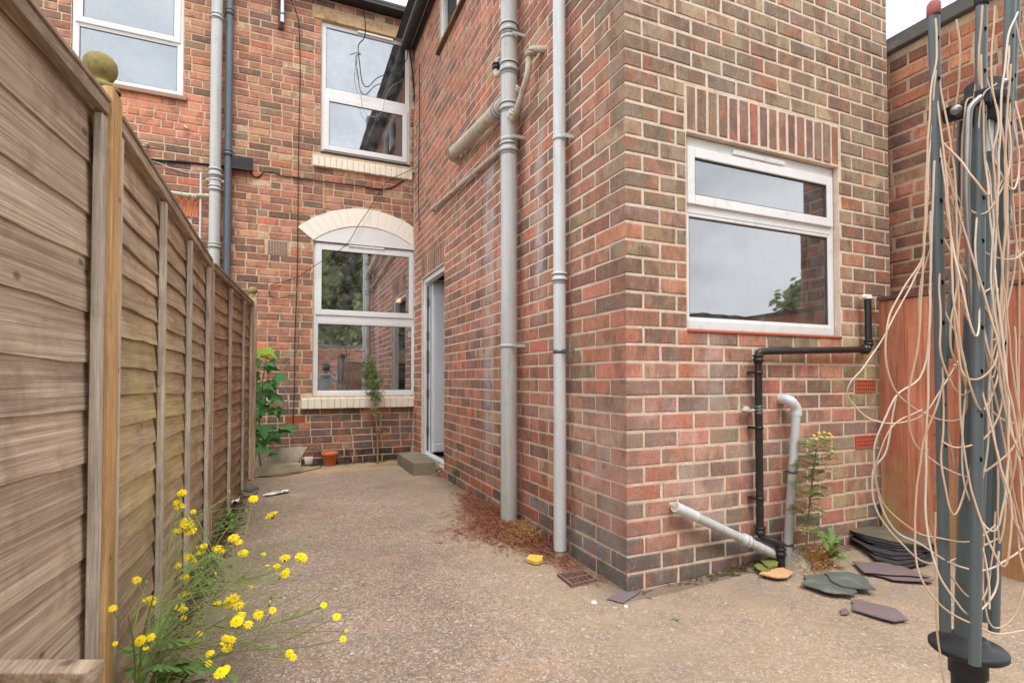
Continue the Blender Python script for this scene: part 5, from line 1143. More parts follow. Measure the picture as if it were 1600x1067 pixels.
# tan washing line
def hang(pts, mat='line', r=.0016, n=7): mb = MB(); q_ = spline(pts, n); q_ = [p + Vector((mnoise.noise(p * 22), mnoise.noise(p * 22 + Vector((9, 0, 0))), mnoise.noise(p * 20 + Vector((0, 9, 0))))) * .0022 for p in q_]; mb.tube(q_, r, 6); mb.build('washing_line', M[mat], air)
traced = [
 ([(1462, 110), (1456, 200), (1446, 330), (1440, 410), (1405, 480), (1360, 560), (1330, 595), (1326, 620), (1345, 645), (1375, 660), (1410, 660), (1445, 645), (1475, 600), (1500, 560)], -.03),
 ([(1450, 300), (1442, 400), (1412, 450), (1388, 500), (1384, 560), (1400, 610), (1432, 640), (1470, 655), (1500, 655), (1512, 630), (1505, 590), (1490, 570)], -.04),
 ([(1462, 30), (1464, 90), (1452, 180), (1446, 330), (1436, 520), (1420, 620), (1428, 690), (1475, 730), (1520, 745), (1560, 720), (1590, 690), (1602, 640)], -.05),
 ([(1455, 330), (1448, 560), (1400, 620), (1372, 680), (1365, 720), (1378, 790), (1400, 830), (1440, 850), (1490, 880), (1540, 890), (1580, 870), (1604, 850)], -.02),
 ([(1440, 640), (1400, 660), (1376, 700), (1368, 740), (1384, 790), (1430, 830), (1470, 840), (1520, 845), (1556, 820)], -.03),
 ([(1475, 590), (1462, 640), (1444, 690), (1432, 770), (1430, 860), (1440, 905), (1470, 945), (1520, 975), (1560, 990), (1600, 985)], -.06),
 ([(1460, 250), (1455, 400), (1450, 600), (1446, 780), (1452, 850), (1468, 900), (1495, 940), (1520, 960), (1555, 925), (1560, 860)], -.055),
 ([(1450, 700), (1446, 800), (1466, 860), (1486, 900), (1510, 930), (1535, 935), (1550, 880), (1556, 800)], -.02),
 ([(1554, 10), (1548, 120), (1560, 190), (1552, 260), (1566, 420), (1580, 560), (1600, 700)], -.07),
 ([(1590, 20), (1575, 60), (1565, 160), (1560, 300), (1552, 450), (1546, 600), (1540, 720), (1525, 800), (1540, 880), (1548, 950)], -.06),
 ([(1580, 100), (1572, 200), (1570, 330), (1566, 520), (1576, 700), (1590, 840), (1602, 900)], -.05),
 ([(1534, 10), (1528, 100), (1532, 150), (1510, 160), (1504, 240), (1502, 330), (1495, 440), (1485, 520), (1490, 560), (1520, 600), (1560, 650), (1602, 665)], -.04),
 ([(1558, 130), (1535, 150), (1530, 200), (1545, 270), (1552, 340), (1548, 440), (1558, 520), (1575, 640), (1600, 760)], -.055),
 ([(1500, 470), (1520, 500), (1550, 560), (1565, 600), (1560, 650), (1530, 690), (1495, 700), (1470, 690)], -.05),
 ([(1490, 470), (1495, 540), (1505, 585), (1530, 592), (1552, 570), (1560, 530), (1555, 480), (1560, 450)], -.06),
 ([(1552, 448), (1536, 460), (1534, 490), (1545, 560), (1550, 640), (1560, 720), (1580, 800), (1602, 850)], -.03),
 ([(1585, 510), (1590, 600), (1588, 700), (1578, 780), (1590, 830), (1604, 860)], -.05),
 ([(1495, 30), (1500, 100), (1490, 200), (1470, 330), (1440, 440), (1436, 520)], .0),
 ([(1400, 620), (1386, 700), (1362, 740), (1372, 800), (1410, 850), (1450, 880), (1500, 870), (1560, 840)], .02),
 ([(1462, 800), (1462, 900), (1464, 990), (1478, 1075)], -.04),
 ([(1530, 760), (1538, 850), (1536, 930), (1552, 980), (1586, 960), (1604, 900)], -.03),
]
for i, (pp, dd) in enumerate(traced):
    hang([A_(x, y, dd + .012 * math.sin(k * .9 + i)) for k, (x, y) in enumerate(pp)], 'line' if i % 3 else 'line2', .0017 if i % 4 else .0014)
rl = random.Random(21)
for i in range(20):
    ia, ib = rl.sample(range(4), 2) if i % 3 else (0, rl.randrange(1, 4))
    a0_, b0_ = arms[ia]; a1_, b1_ = arms[ib]; fa = rl.uniform(.42, .97); fb = rl.uniform(.42, .97); a = a0_.lerp(b0_, fa); b = a1_.lerp(b1_, fb)
    low = min(a.z, b.z) - rl.uniform(.12, .6) ; low = max(low, rl.uniform(.52, .75)); out = RT * rl.uniform(-.07, .05) - FW * rl.uniform(-.03, .06)
    mid = (a + b) / 2 + out; mid.z = low
    pts = [a, a.lerp(mid, .3) + out * .6 * rl.uniform(.1, .8) + Vector((0, 0, -(a.z - low) * .15)), Vector((a.x * .6 + mid.x * .4 + out.x * .6, a.y * .6 + mid.y * .4 + out.y * .6, low + (a.z - low) * .25)), mid, Vector((b.x * .6 + mid.x * .4 - out.x * .2, b.y * .6 + mid.y * .4, low + (b.z - low) * .22)), b.lerp(mid, .3) + RT * rl.uniform(-.015, .03), b]
    hang(pts, 'line2' if i % 4 == 0 else 'line', .0017)

# ------------------------------------------------------------------ plants
def leafshape(kind):
    if kind == 'palm':
        out = []; tips = [(-2.25, .55), (-1.25, .9), (0, 1.05), (1.25, .9), (2.25, .55)]; pts = [(0, -.12)]
        for i, (a, l) in enumerate(tips):
            if i: am = (tips[i - 1][0] + a) / 2; pts.append((math.sin(am) * .48, math.cos(am) * .48))
            pts += [(math.sin(a - .22) * l * .7, math.cos(a - .22) * l * .7), (math.sin(a) * l, math.cos(a) * l), (math.sin(a + .22) * l * .7, math.cos(a + .22) * l * .7)]
        return pts
    if kind == 'lance': return [(0, 0), (.13, .25), (.16, .5), (.09, .8), (0, 1), (-.09, .8), (-.16, .5), (-.13, .25)]
    if kind == 'tooth':
        pts = [(0, 0)]; 
        for i in range(5): y = .15 + i * .17; pts += [(.07, y - .03), (.2 * (1 - abs(i - 2) * .16), y + .07)]
        pts += [(0, 1)]
        for i in range(4, -1, -1): y = .15 + i * .17; pts += [(-.2 * (1 - abs(i - 2) * .16), y + .07), (-.07, y - .03)]
        return pts
_lm = {}
def leaf_mesh(kind, mat, bend=.25):
    key = (kind, mat.name, bend)
    if key not in _lm:
        pts = leafshape(kind); cy = .3 if kind == 'palm' else .5; n = len(pts); vs = [(0, cy, .04)] + [(x, y, -bend * (y * y) * .5 - abs(x) * abs(x) * .22) for x, y in pts]
        me = mesh_from(vs, [(0, i + 1, (i + 1) % n + 1) for i in range(n)], 'leaf'); me.polygons.foreach_set('use_smooth', [True] * n); me.materials.append(mat); _lm[key] = me
    return _lm[key]
def orient(o, d, up, size):
    d = Vector(d).normalized(); up = Vector(up); x = d.cross(up).normalized() if d.cross(up).length > 1e-4 else Vector((1, 0, 0)); z = x.cross(d)
    m = Matrix((x, d, z)).transposed().to_4x4(); o.rotation_mode = 'QUATERNION'; o.rotation_quaternion = m.to_quaternion(); o.scale = (size,) * 3
def put_leaf(par, kind, mat, p, d, up, size, name='leaf', bend=.25): o = link(name, leaf_mesh(kind, mat, bend), par, p); orient(o, d, up, size); return o
rp_ = random.Random(5)
# sycamore sapling
YS = 5.98; t = thing('sycamore_sapling', 'young sycamore with broad dark green leaves and a lime tip against the wall', 'sapling', onY(418, 742, YS))
def Y_(px, py, Y): return onY(px, py, Y)
sb = Y_(410, 735, YS); sb.z = 0; mb = MB(); stem = spline([sb, Y_(404, 700, YS), Y_(406, 650, YS), Y_(410, 600, YS), Y_(417, 552, YS)], 6); mb.tube(stem, [.011 - .007 * i / (len(stem) - 1) for i in range(len(stem))], 8); mb.build('stem', M['stem_red'], t)
lv = [(418, 545, 26, 1), (406, 548, 18, 1), (402, 563, 26, 0), (428, 560, 26, 0), (420, 572, 24, 0), (398, 580, 24, 0), (392, 572, 20, 0), (434, 588, 24, 0), (400, 598, 26, 0), (388, 612, 22, 0), (414, 607, 28, 0), (398, 626, 28, 0), (430, 617, 26, 0), (384, 636, 20, 0), (400, 648, 34, 0), (420, 640, 26, 0), (392, 660, 26, 0), (412, 668, 26, 0), (446, 668, 30, 0), (404, 680, 30, 0), (386, 676, 24, 0), (424, 680, 24, 0), (382, 694, 22, 0), (408, 696, 26, 0), (418, 700, 22, 0), (432, 640, 18, 0), (424, 596, 20, 0), (394, 690, 20, 0)]
lv += [(x + rp_.uniform(-9, 9), y + rp_.uniform(-10, 10), s_ * rp_.uniform(.5, .8), n_) for (x, y, s_, n_) in lv]
mbp = MB()
for (x, y, s_, new) in lv:
    dep = YS + rp_.uniform(-.16, .08); c_ = Y_(x, y, dep); sz = s_ / 825 * 6.0 * rp_.uniform(.68, .9); sd_ = 1 if x > 408 else -1; q = min(stem, key=lambda v: abs(v.z - (c_.z + .03))); root = q
    d = Vector((sd_ * rp_.uniform(-.2, 1.2), rp_.uniform(-1.1, -.1), rp_.uniform(-1.0, .1))); put_leaf(t, 'palm', M['leaf_new'] if new else M['leaf_syc'], c_, d, (rp_.uniform(-.6, .6), rp_.uniform(-1, -.2), .9), sz)
    mbp.tube([root, root.lerp(c_, .5) + Vector((0, 0, .03)), c_], .0022, 5)
mbp.build('leaf_stalks', M['stem_red'], t)['kind'] = 'stuff'
# tall slim shrub in front of the window sill
YT = 6.3; t = thing('slim_shrub', 'tall thin shrub with small yellow green leaves before the lower window sill', 'shrub', onY(588, 712, YT)); t.location.z = 0
st_ = spline([Vector((onY(590, 715, YT).x, YT, 0)), Y_(590, 680, YT), Y_(586, 640, YT), Y_(586, 600, YT), Y_(584, 565, YT)], 8); mb = MB(); mb.tube(st_, [.012 - .009 * i / (len(st_) - 1) for i in range(len(st_))], 8)
tw = []; lf = MB(); lf2 = MB()
def small_leaf(m_, p, L, W, d=None, up=None):
    d = d or Vector((rp_.uniform(-1, 1), rp_.uniform(-1, 1), rp_.uniform(-.4, .8))).normalized(); s1 = d.orthogonal().normalized(); s1 = (Matrix.Rotation(rp_.uniform(0, 6.28), 3, d) @ s1); m_.add([p, p + d * L * .5 + s1 * W / 2, p + d * L, p + d * L * .5 - s1 * W / 2], [(0, 1, 2, 3)])
for i in range(46):
    f_ = rp_.random(); py = 565 + f_ * 120; k = min(st_, key=lambda v: abs(v.z - onY(586, py, YT).z)); wd = .13 if py < 620 else .10; a = rp_.uniform(0, 6.28); e = k + Vector((math.cos(a) * wd * rp_.uniform(.4, 1), math.sin(a) * wd * .6, rp_.uniform(.02, .09)))
    if 640 < py < 645 or 662 < py < 668: continue
    mb.tube([k, k.lerp(e, .5) + Vector((0, 0, .01)), e], .0018, 4)
    for q in range(int(40 if py < 625 else 18)): small_leaf(lf if (py < 640 or rp_.random() < .4) else lf2, k.lerp(e, rp_.uniform(.25, 1.1)) + Vector((rp_.uniform(-.02, .02), rp_.uniform(-.02, .02), rp_.uniform(-.025, .025))), rp_.uniform(.022, .042), .014)
mb.build('stem', M['stem_brown'], t); lf.build('leaves', M['leaf_shrub'], t)['kind'] = 'stuff'; lf2.build('pale_leaves', M['leaf_pale'], t)['kind'] = 'stuff'
# ragwort by the front wall
YG = YF - .16; t = thing('ragwort', 'tall ragwort with small yellow flower heads at the foot of the extension front wall', 'weed', Vector((onY(1262, 868, YG).x, YG, 0)))
g0 = Vector((onY(1258, 868, YG).x, YG, .03)); st_ = spline([g0, Y_(1262, 820, YG), Y_(1268, 760, YG), Y_(1276, 700, YG), Y_(1284, 676, YG)], 8); mb = MB(); mb.tube(st_, [.006 - .004 * i / (len(st_) - 1) for i in range(len(st_))], 7); mb.build('stem', M['stem_brown'], t)
def frond(par, p, d, L, mat, n=9, w=.017):
    m_ = MB(); d = Vector(d).normalized(); up = Vector((0, 0, 1)); sx = d.cross(up).normalized(); pts = [p + d * (L * i / n) + Vector((0, 0, L * (.35 * (i / n) - .5 * (i / n) ** 2))) for i in range(n + 1)]; m_.tube(pts, .0011, 4)
    for i in range(1, n + 1):
        for s_ in (-1, 1):
            l = L * .32 * math.sin(math.pi * (i / n * .8 + .15)) + .006; q = pts[i]; e = q + sx * s_ * l + d * l * .4 + Vector((0, 0, rp_.uniform(-.3, .2) * l)); m_.add([q, (q + e) / 2 + d * w * .5, e, (q + e) / 2 - d * w * .4], [(0, 1, 2, 3)])
    return m_.build('leaf', mat, par)
for i in range(50):
    py = 690 + (i / 49) ** 1.1 * 140; k = min(st_, key=lambda v: abs(v.z - onY(1270, py, YG).z)); a = i * 2.4 + rp_.uniform(-.4, .4); frond(t, k, (math.cos(a), math.sin(a) * .8 - .2, rp_.uniform(.0, .4)), rp_.uniform(.08, .13), M['leaf_rag'] if (rp_.random() < .6 or py < 730) else M['leaf_pale'])
def flower(par, p, nrm, r_, pet=None, name='flower', layers=2, np_=13):
    m_ = MB(); n = Vector(nrm).normalized(); a = n.orthogonal().normalized(); b = n.cross(a)
    for L_ in range(layers):
        rr_ = r_ * (1 - .32 * L_)
        for k in range(np_):
            an = 2 * math.pi * (k + .5 * L_) / np_ + rp_.uniform(-.08, .08); dd = a * math.cos(an) + b * math.sin(an); t2 = -a * math.sin(an) + b * math.cos(an); w_ = rr_ * .17
            q0 = p + n * (.001 + .002 * L_); q1 = p + dd * rr_ * .55 + n * (rr_ * (.12 + .25 * L_)); q2 = p + dd * rr_ * rp_.uniform(.92, 1.05) + n * (rr_ * (-.02 + .3 * L_ + rp_.uniform(-.06, .06)))
            m_.add([q0, q1 + t2 * w_, q2 + t2 * w_ * .6, q2 - t2 * w_ * .6, q1 - t2 * w_], [(0, 1, 2, 3, 4)])
    o = m_.build(name, pet or M['petal'], par)
    return o
def flower_obj(par, p, nrm, r_, np_=13, calyx=True):
    f_ = flower(par, p, nrm, r_, np_=np_); n = Vector(nrm).normalized(); m_ = MB(); m_.lathe(p + n * .0015, [(0, r_ * .32), (r_ * .2, r_ * .28), (r_ * .3, .0)], 8, n); m_.build('flower_heart', M['petal2'], f_)
    if calyx: m_ = MB(); m_.lathe(p - n * (r_ * .75), [(0, 0), (r_ * .22, r_ * .12), (r_ * .3, r_ * .5), (r_ * .22, r_ * .78)], 8, n); m_.build('bud', M['stem'], f_)
    return f_
for (x, y) in ((1272, 680), (1280, 676), (1288, 675), (1296, 677), (1284, 682), (1292, 682), (1276, 686), (1300, 681), (1287, 686)):
    p = Y_(x, y, YG + rp_.uniform(-.02, .02)); flower(t, p, (0, -.5, 1), .0105, np_=9, layers=1); m_ = MB(); m_.tube([st_[-3], p], .001, 4); m_.build('stalk', M['stem'], t)
# leafy weed and dead stuff at its foot
t = thing('leafy_weed', 'green weed with toothed leaves at the foot of the wall right of the ragwort', 'weed', Vector((onY(1290, 850, YG).x, YG - .0, .02))); c_ = Vector((onY(1290, 856, YG).x, YG - .02, .03))
for i in range(22): a = rp_.uniform(0, 6.28); e = Vector((math.cos(a), math.sin(a) - .3, rp_.uniform(.1, 1.3))); put_leaf(t, 'tooth', M['leaf_weed'], c_ + Vector((rp_.uniform(-.05, .05), rp_.uniform(-.04, .03), rp_.uniform(.0, .12))), e, (0, 0, 1), rp_.uniform(.06, .13))
def tangle(name, cx_, cy_, sx, sy, h_, n, mat, label, cat, rr_=.0013, leaves=True, shape=None):
    m_ = MB()
    for i in range(n):
        while True:
            a, b = rp_.gauss(0, .45), rp_.gauss(0, .45)
            if abs(a) < 1.1 and abs(b) < 1.1: break
        x, y = cx_ + a * sx, cy_ + b * sy
        if shape: x, y = shape(a, b)
        if x > XS - .01 and y > YF - .01: continue
        p = Vector((x, y, gh(x, y) + .003)); an = rp_.uniform(0, 6.28); l = rp_.uniform(.025, .075); hh = rp_.uniform(.2, 1) * h_ * max(.15, 1 - (a * a + b * b)); e = p + Vector((math.cos(an) * l, math.sin(an) * l, hh)); e.x = min(e.x, XS - .006) if y > YF else e.x
        m_.tube([p, p.lerp(e, .5) + Vector((0, 0, hh * .3)), e], rr_, 3, False)
        if leaves:
            for k in range(3): q = p.lerp(e, rp_.uniform(.3, 1)); m_.add([q, q + Vector((rp_.uniform(-.01, .01), rp_.uniform(-.01, .01), rp_.uniform(0, .008))), q + Vector((rp_.uniform(-.012, .012), rp_.uniform(-.012, .012), rp_.uniform(0, .006)))], [(0, 1, 2)])
    return tagp(m_.build(name, mat), label, cat, None, 'stuff')
c_ = Vector((onY(1268, 845, YG).x, YG - .02, .03)); tangle('dead_weeds', c_.x, c_.y, .09, .05, .16, 200, M['deadtan'], 'dry tan weeds at the foot of the ragwort', 'dead weeds')
def strip(a, b):
    y = 3.3 + a * 1.0; wdt = .10 + .34 * math.exp(-((y - 3.25) / .5) ** 2) * (.7 + .6 * mnoise.noise(Vector((y * 3, 0, 0)))); return XS - .02 - abs(b) ** .8 * wdt * (1.1 if rp_.random() < .85 else 1.9), y
tangle('dead_weeds', 0, 0, 1, 1, .075, 3000, M['deadred'], 'carpet of dead reddish weeds round the feet of the soil pipe and downpipe', 'dead weeds', .0013, True, strip)
tangle('dead_weeds', 0, 0, 1, 1, .095, 700, M['deadtan'], 'dry tan stems among the dead reddish weeds by the pipes', 'dead weeds', .0016, True, lambda a, b: (XS - .05 - abs(b) * .2, 2.85 + abs(a) * .75))
q = S_(930, 815, .01)
m_ = MB()
for i in range(46):
    p = Vector((XS - .006, q.y + rp_.uniform(-.1, .35), q.z + rp_.gauss(0, .16))); 
    if p.z < .05: continue
    pts = [p]; 
    for k in range(4): pts.append(pts[-1] + Vector((rp_.uniform(-.006, .003), rp_.uniform(-.03, .03), rp_.uniform(-.02, .03)))); pts[-1].x = min(pts[-1].x, XS - .004)
    m_.tube(pts, .0009, 3, False)
tagp(m_.build('dead_creeper', M['deadred']), 'thin dead creeper clinging to the side wall behind the downpipe', 'dead creeper', None, 'stuff')
# little weeds along the side wall
def weedlet(px, py, h_, label, dry=False, wdt=.04, n=22):
    p = gpt(px, py); p.x = min(p.x, XS - .03); t = thing('small_weed', label, 'weed', p); mb = MB(); e = p + Vector((0, 0, h_)); mb.tube([p, p.lerp(e, .5) + Vector((.005, 0, 0)), e], .0022, 5); mb.build('stem', M['stem'], t); l_ = MB()
    for i in range(n * 3): f_ = rp_.uniform(.1, 1); q = p.lerp(e, f_) + Vector((rp_.gauss(0, wdt * .5) * (1.2 - f_), rp_.gauss(0, wdt * .4), 0)); q.x = min(q.x, XS - .008); small_leaf(l_, q, rp_.uniform(.012, .03), .010)
    l_.build('leaves', M['leaf_pale'] if dry else M['leaf_rag'], t)['kind'] = 'stuff'
weedlet(737, 757, .24, 'thin upright weed against the side wall between the step and the soil pipe', False, .04, 16)
weedlet(704, 743, .15, 'bushy weed beside the concrete doorstep', True, .08, 40)
weedlet(884, 868, .10, 'dry sprig beside the foot of the downpipe', True, .03, 8)
# low green weed by the fence, and a dock like one
p = gpt(335, 830); t = thing('leafy_weed', 'low bright green weed at the fence foot behind the yellow flowers', 'weed', p)
for i in range(46): a = rp_.uniform(0, 6.28); put_leaf(t, 'tooth', M['leaf_weed'], p + Vector((rp_.uniform(-.1, .14), rp_.uniform(-.16, .16), rp_.uniform(0, .06))), (math.cos(a), math.sin(a), rp_.uniform(.3, 1.6)), (0, 0, 1), rp_.uniform(.05, .10))
p = gpt(312, 935); t = thing('leafy_weed', 'upright leafy weed with drooping leaves among the yellow flowers', 'weed', p); mb = MB(); mb.tube(spline([p, p + Vector((.01, 0, .12)), p + Vector((.02, .01, .22))], 4), .003, 6); mb.build('stem', M['stem'], t)
for i in range(22): a = rp_.uniform(0, 6.28); put_leaf(t, 'lance', M['leaf_weed'], p + Vector((.01, 0, rp_.uniform(.03, .23))), (math.cos(a), math.sin(a), rp_.uniform(-.5, .8)), (0, 0, 1), rp_.uniform(.05, .10), bend=1.2)
p = gpt(1056, 968); t = thing('small_weed', 'tiny tuft of weed growing in the open concrete', 'weed', p)
for i in range(8): a = rp_.uniform(0, 6.28); put_leaf(t, 'lance', M['leaf_weed'], p, (math.cos(a), math.sin(a), .6), (0, 0, 1), .022)

# foreground hawkweed
rf = random.Random(77)
root = onZ(215, 1150, 0); root.x = max(root.x, -.44)
hk = thing('hawkweed', 'sprawling weed with many yellow dandelion like flowers beside the near fence', 'flowering weed', (root.x, root.y, 0))
fl = [(284, 770, 9), (277, 785, 6), (281, 791, 8), (292, 817, 11), (298, 829, 9), (278, 829, 8), (302, 799, 5), (318, 853, 6), (296, 871, 11), (302, 876, 8), (278, 884, 7), (289, 901, 7), (340, 857, 10), (345, 861, 7), (314, 862, 7), (365, 840, 9), (372, 846, 8), (380, 864, 8), (396, 779, 8), (424, 804, 11), (412, 866, 5), (416, 884, 6), (445, 871, 9), (433, 885, 7), (446, 895, 8), (470, 870, 9), (474, 873, 7), (214, 906, 7), (236, 938, 9), (229, 937, 7), (286, 929, 7), (281, 948, 8), (288, 952, 6), (287, 965, 5), (176, 950, 8), (339, 943, 8), (365, 937, 13), (373, 946, 10), (358, 941, 9), (375, 962, 11), (370, 970, 11), (388, 975, 8), (404, 960, 9), (426, 953, 7), (312, 990, 6), (352, 997, 6), (362, 999, 7), (347, 1005, 5), (355, 1012, 8), (219, 1000, 9), (236, 995, 8), (180, 1005, 5), (228, 1012, 6), (328, 1020, 8), (326, 1036, 7), (345, 1050, 11), (352, 1046, 8), (452, 1020, 8), (458, 1026, 7), (506, 945, 6), (526, 963, 7), (536, 998, 7), (541, 985, 3), (392, 916, 4)]
stemm = MB()
mains = []
for (tx, ty, dd) in ((268, 820, 1.55), (330, 870, 1.6), (400, 880, 1.75), (360, 960, 1.45), (240, 930, 1.35), (440, 1010, 1.6), (320, 1000, 1.4), (200, 960, 1.25), (470, 960, 1.7), (300, 900, 1.5)):
    e = atD(tx, ty, dd); r0 = Vector((root.x + rf.uniform(-.03, .05), root.y + rf.uniform(-.05, .1), 0.0)); m = r0.lerp(e, .45) + Vector((0, 0, .08)); path = spline([r0, m, e], 8); mains.append(path); stemm.tube(path, [.0036 - .0020 * i / (len(path) - 1) for i in range(len(path))], 6)
stemm.build('main_stems', M['stem'], hk)['kind'] = 'stuff'
thin = MB()
for (x, y, s_) in fl:
    gd = (onZ(x, y, 0) - CAM).length if y > 700 else 2; dd = min(1.95, max(1.2, 825 * .99 / (y - 592) * rf.uniform(.66, .8))); 
    p = atD(x, y, dd)
    if p.x < -.40: dd = .40 / -p.x * dd; p = atD(x, y, dd)
    p.z = max(p.z, .04); r_ = s_ / 825 * dd * .95
    if abs(p.x) > 0: 
        path = min(mains, key=lambda P_: min((v - p).length for v in P_)); k = min(range(len(path)), key=lambda i: (path[i] - p).length); k = max(0, k - 3); a = path[k]; mid = a.lerp(p, .5) + Vector((0, 0, -.01)); thin.tube(spline([a, mid, p], 4), .0015, 4, False)
    tocam = (CAM - p).normalized(); n = Vector((0, 0, 1.)) * rf.uniform(.35, 1) + tocam * rf.uniform(.35, .9) + Vector((rf.uniform(-.4, .4), rf.uniform(-.4, .4), 0))
    flower_obj(hk, p, n, r_ * rf.uniform(.85, 1.12), rf.choice((9, 12, 14, 17)))
# wispy grass-like stems
for i in range(110):
    path = rf.choice(mains); a = path[rf.randrange(2, len(path))]; e = a + Vector((rf.uniform(-.05, .42), rf.uniform(-.05, .35), rf.uniform(-.06, .16)));  e.x = max(e.x, -.39); e.z = max(.03, e.z)
    m = a.lerp(e, .5) + Vector((0, 0, .03)); thin.tube(spline([a, m, e], 4), .0008, 4, False)
    if rf.random() < .5: thin.lathe(e, [(0, 0), (.003, .004), (.0035, .009), (.001, .012)], 6, (e - m))
thin.build('flower_stalks', M['stem'], hk)['kind'] = 'stuff'
for i in range(15):
    path = rf.choice(mains); k = rf.randrange(1, 7); a = path[k]; an = rf.uniform(-.6, 2.2); put_leaf(hk, 'tooth', M['leaf_weed'], a, (math.cos(an) , math.sin(an) * .8, rf.uniform(-.2, .5)), (0, 0, 1), rf.uniform(.07, .15), bend=.8)
for i in range(9):
    an = rf.uniform(-.8, 2.6); put_leaf(hk, 'tooth', M['leaf_weed'], Vector((root.x + .02, root.y + .02, rf.uniform(.02, .25))), (math.cos(an), math.sin(an), rf.uniform(.1, .9)), (0, 0, 1), rf.uniform(.10, .2), bend=.9)

# unopened buds, and moss with crumbs of soil along the fence foot
for i in range(26):
    path = rf.choice(mains); a = path[rf.randrange(4, len(path))]; p = a + Vector((rf.uniform(-.02, .3), rf.uniform(-.05, .2), rf.uniform(.0, .14))); p.x = max(p.x, -.38); p.z = max(p.z, .05)
    m_ = MB(); m_.tube(spline([a, a.lerp(p, .5) + Vector((0, 0, .01)), p], 4), .0011, 4, False); m_.lathe(p, [(0, -.001), (.0035, .002), (.0045, .007), (.003, .012), (.0012, .014)], 8, (rf.uniform(-.4, .4), rf.uniform(-.4, .4), 1)); m_.build('flower_bud', M['stem'], hk)
    if i % 3 == 0: m_ = MB(); m_.lathe(p + Vector((0, 0, .012)), [(.0015, 0), (.0032, .004), (0, .005)], 8); m_.build('petal_tip', M['petal'], hk)
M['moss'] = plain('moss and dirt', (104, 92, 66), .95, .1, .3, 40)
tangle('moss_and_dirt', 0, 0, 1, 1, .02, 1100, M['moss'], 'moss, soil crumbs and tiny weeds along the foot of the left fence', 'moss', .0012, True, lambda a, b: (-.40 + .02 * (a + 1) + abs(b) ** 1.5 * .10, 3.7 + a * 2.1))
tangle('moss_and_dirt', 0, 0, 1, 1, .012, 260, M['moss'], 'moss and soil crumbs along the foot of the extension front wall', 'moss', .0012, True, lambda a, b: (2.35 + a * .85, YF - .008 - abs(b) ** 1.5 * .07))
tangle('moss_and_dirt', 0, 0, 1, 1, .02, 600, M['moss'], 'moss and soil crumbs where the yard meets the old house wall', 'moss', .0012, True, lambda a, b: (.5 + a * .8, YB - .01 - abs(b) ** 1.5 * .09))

# ------------------------------------------------------------------ behind the camera: what the panes mirror
RW = -4.2; PR = Pl((0, RW, 0), math.pi)
t = thing('boundary_wall', 'brick boundary wall with a grey coping behind the camera, seen mirrored in the lower window', 'wall', (0, RW, 0))
RH = CH + .96; mb = MB(); slab(mb, PR, -6, 5, -.1, RH, [(-2.9, -1.5, 0, 1.55)], .008, .22); w_ = mb.build('wall_core', M['mortar_h'], t)
bkR = Bricks(M['brick_h'], M['brick_hs'], 'old'); courses(bkR, PR, w_, -6, 5, 0, RH - .01, rnd_bond(31), [(-2.9, -1.5, 0, 1.55)], col_nei, .1, .012); bkR.finish(0)
mb = MB(); mb.box((-5.1, RW - .25, RH), (6.1, RW + .03, RH + .09)); mb.build('coping', M['coping'], t, bevel=.01)
mb = MB(); t2 = thing('gate', 'brown boarded gate in the boundary wall behind the camera', 'gate', (2.2, RW - .05, 0))
for i in range(9): mb = MB(); a = 1.505 + i * .155; mb.box((a, RW - .08, .03), (a + .15, RW - .055, 1.54)); mb.build('board', M['wood_brown'], t2)
# trees and a garage roof beyond
def tree(name, x, y, h_, rad, n, label, th=.16, z0=.25):
    t = thing(name, label, 'tree', (x, y, 0)); mb = MB(); mb.tube([(x, y, -.1), (x + .1, y, h_ * .35), (x, y + .1, h_ * .7)], [th, th * .7, th * .3], 9)
    rt = random.Random(int(x * 10 + 50)); cl = []
    for i in range(60):
        a = rt.uniform(0, 6.28); q = rt.uniform(z0, 1); rr_ = rad * math.sin(math.pi * min(.97, .15 + .8 * (q - z0) / (1 - z0))) * rt.uniform(.35, 1); c_ = Vector((x + math.cos(a) * rr_, y + math.sin(a) * rr_, h_ * q * .97)); cl.append((c_, rt.uniform(.35, .62) * rad * .55)); mb.tube([(x, y, h_ * q * .6), c_], [.04, .012], 5, False)
    mb.build('trunk', M['bark'], t); vs = []; fs = []
    for i in range(n):
        c_, r_ = rt.choice(cl); v = Vector((rt.gauss(0, 1), rt.gauss(0, 1), rt.gauss(0, .8))).normalized() * r_ * rt.uniform(.5, 1.1); p = c_ + v; d = Vector((rt.uniform(-1, 1), rt.uniform(-1, 1), rt.uniform(-.8, .3))).normalized(); s_ = d.orthogonal() * .075; k = len(vs); vs += [p, p + d * .11 + s_, p + d * .24, p + d * .11 - s_]; fs.append((k, k + 1, k + 2, k + 3))
    mb = MB(); mb.add(vs, fs); mb.build('crown', M['leaf_tree'], t)['kind'] = 'stuff'
tree('ash_tree', 1.6, -8.2, 9.0, 3.6, 22000, 'tall leafy tree behind the boundary wall, filling the lower window reflection', z0=.12)
tree('ash_tree', 4.6, -8.8, 8.2, 3.4, 16000, 'rounder leafy tree to the right of the tall tree behind the boundary wall', z0=.12)
tree('ash_tree', -1.6, -8.6, 8.6, 3.2, 16000, 'leafy tree to the left of the tall tree behind the boundary wall', z0=.12)
tree('ash_tree', 17.2, -8.5, 4.6, 1.5, 6000, 'small distant tree mirrored low in the extension window', z0=.4)
t = thing('garage', 'low flat roofed garage beyond the boundary wall', 'garage', (14, -9, 0)); mb = MB(); mb.box((11.5, -14, -.05), (20, -9.2, 2.9)); mb.build('walls', M['mortar_h'], t); mb = MB(); mb.box((11.3, -14.1, 2.904), (20.2, -9, 3.1)); mb.build('roof', M['dark_gutter'], t)

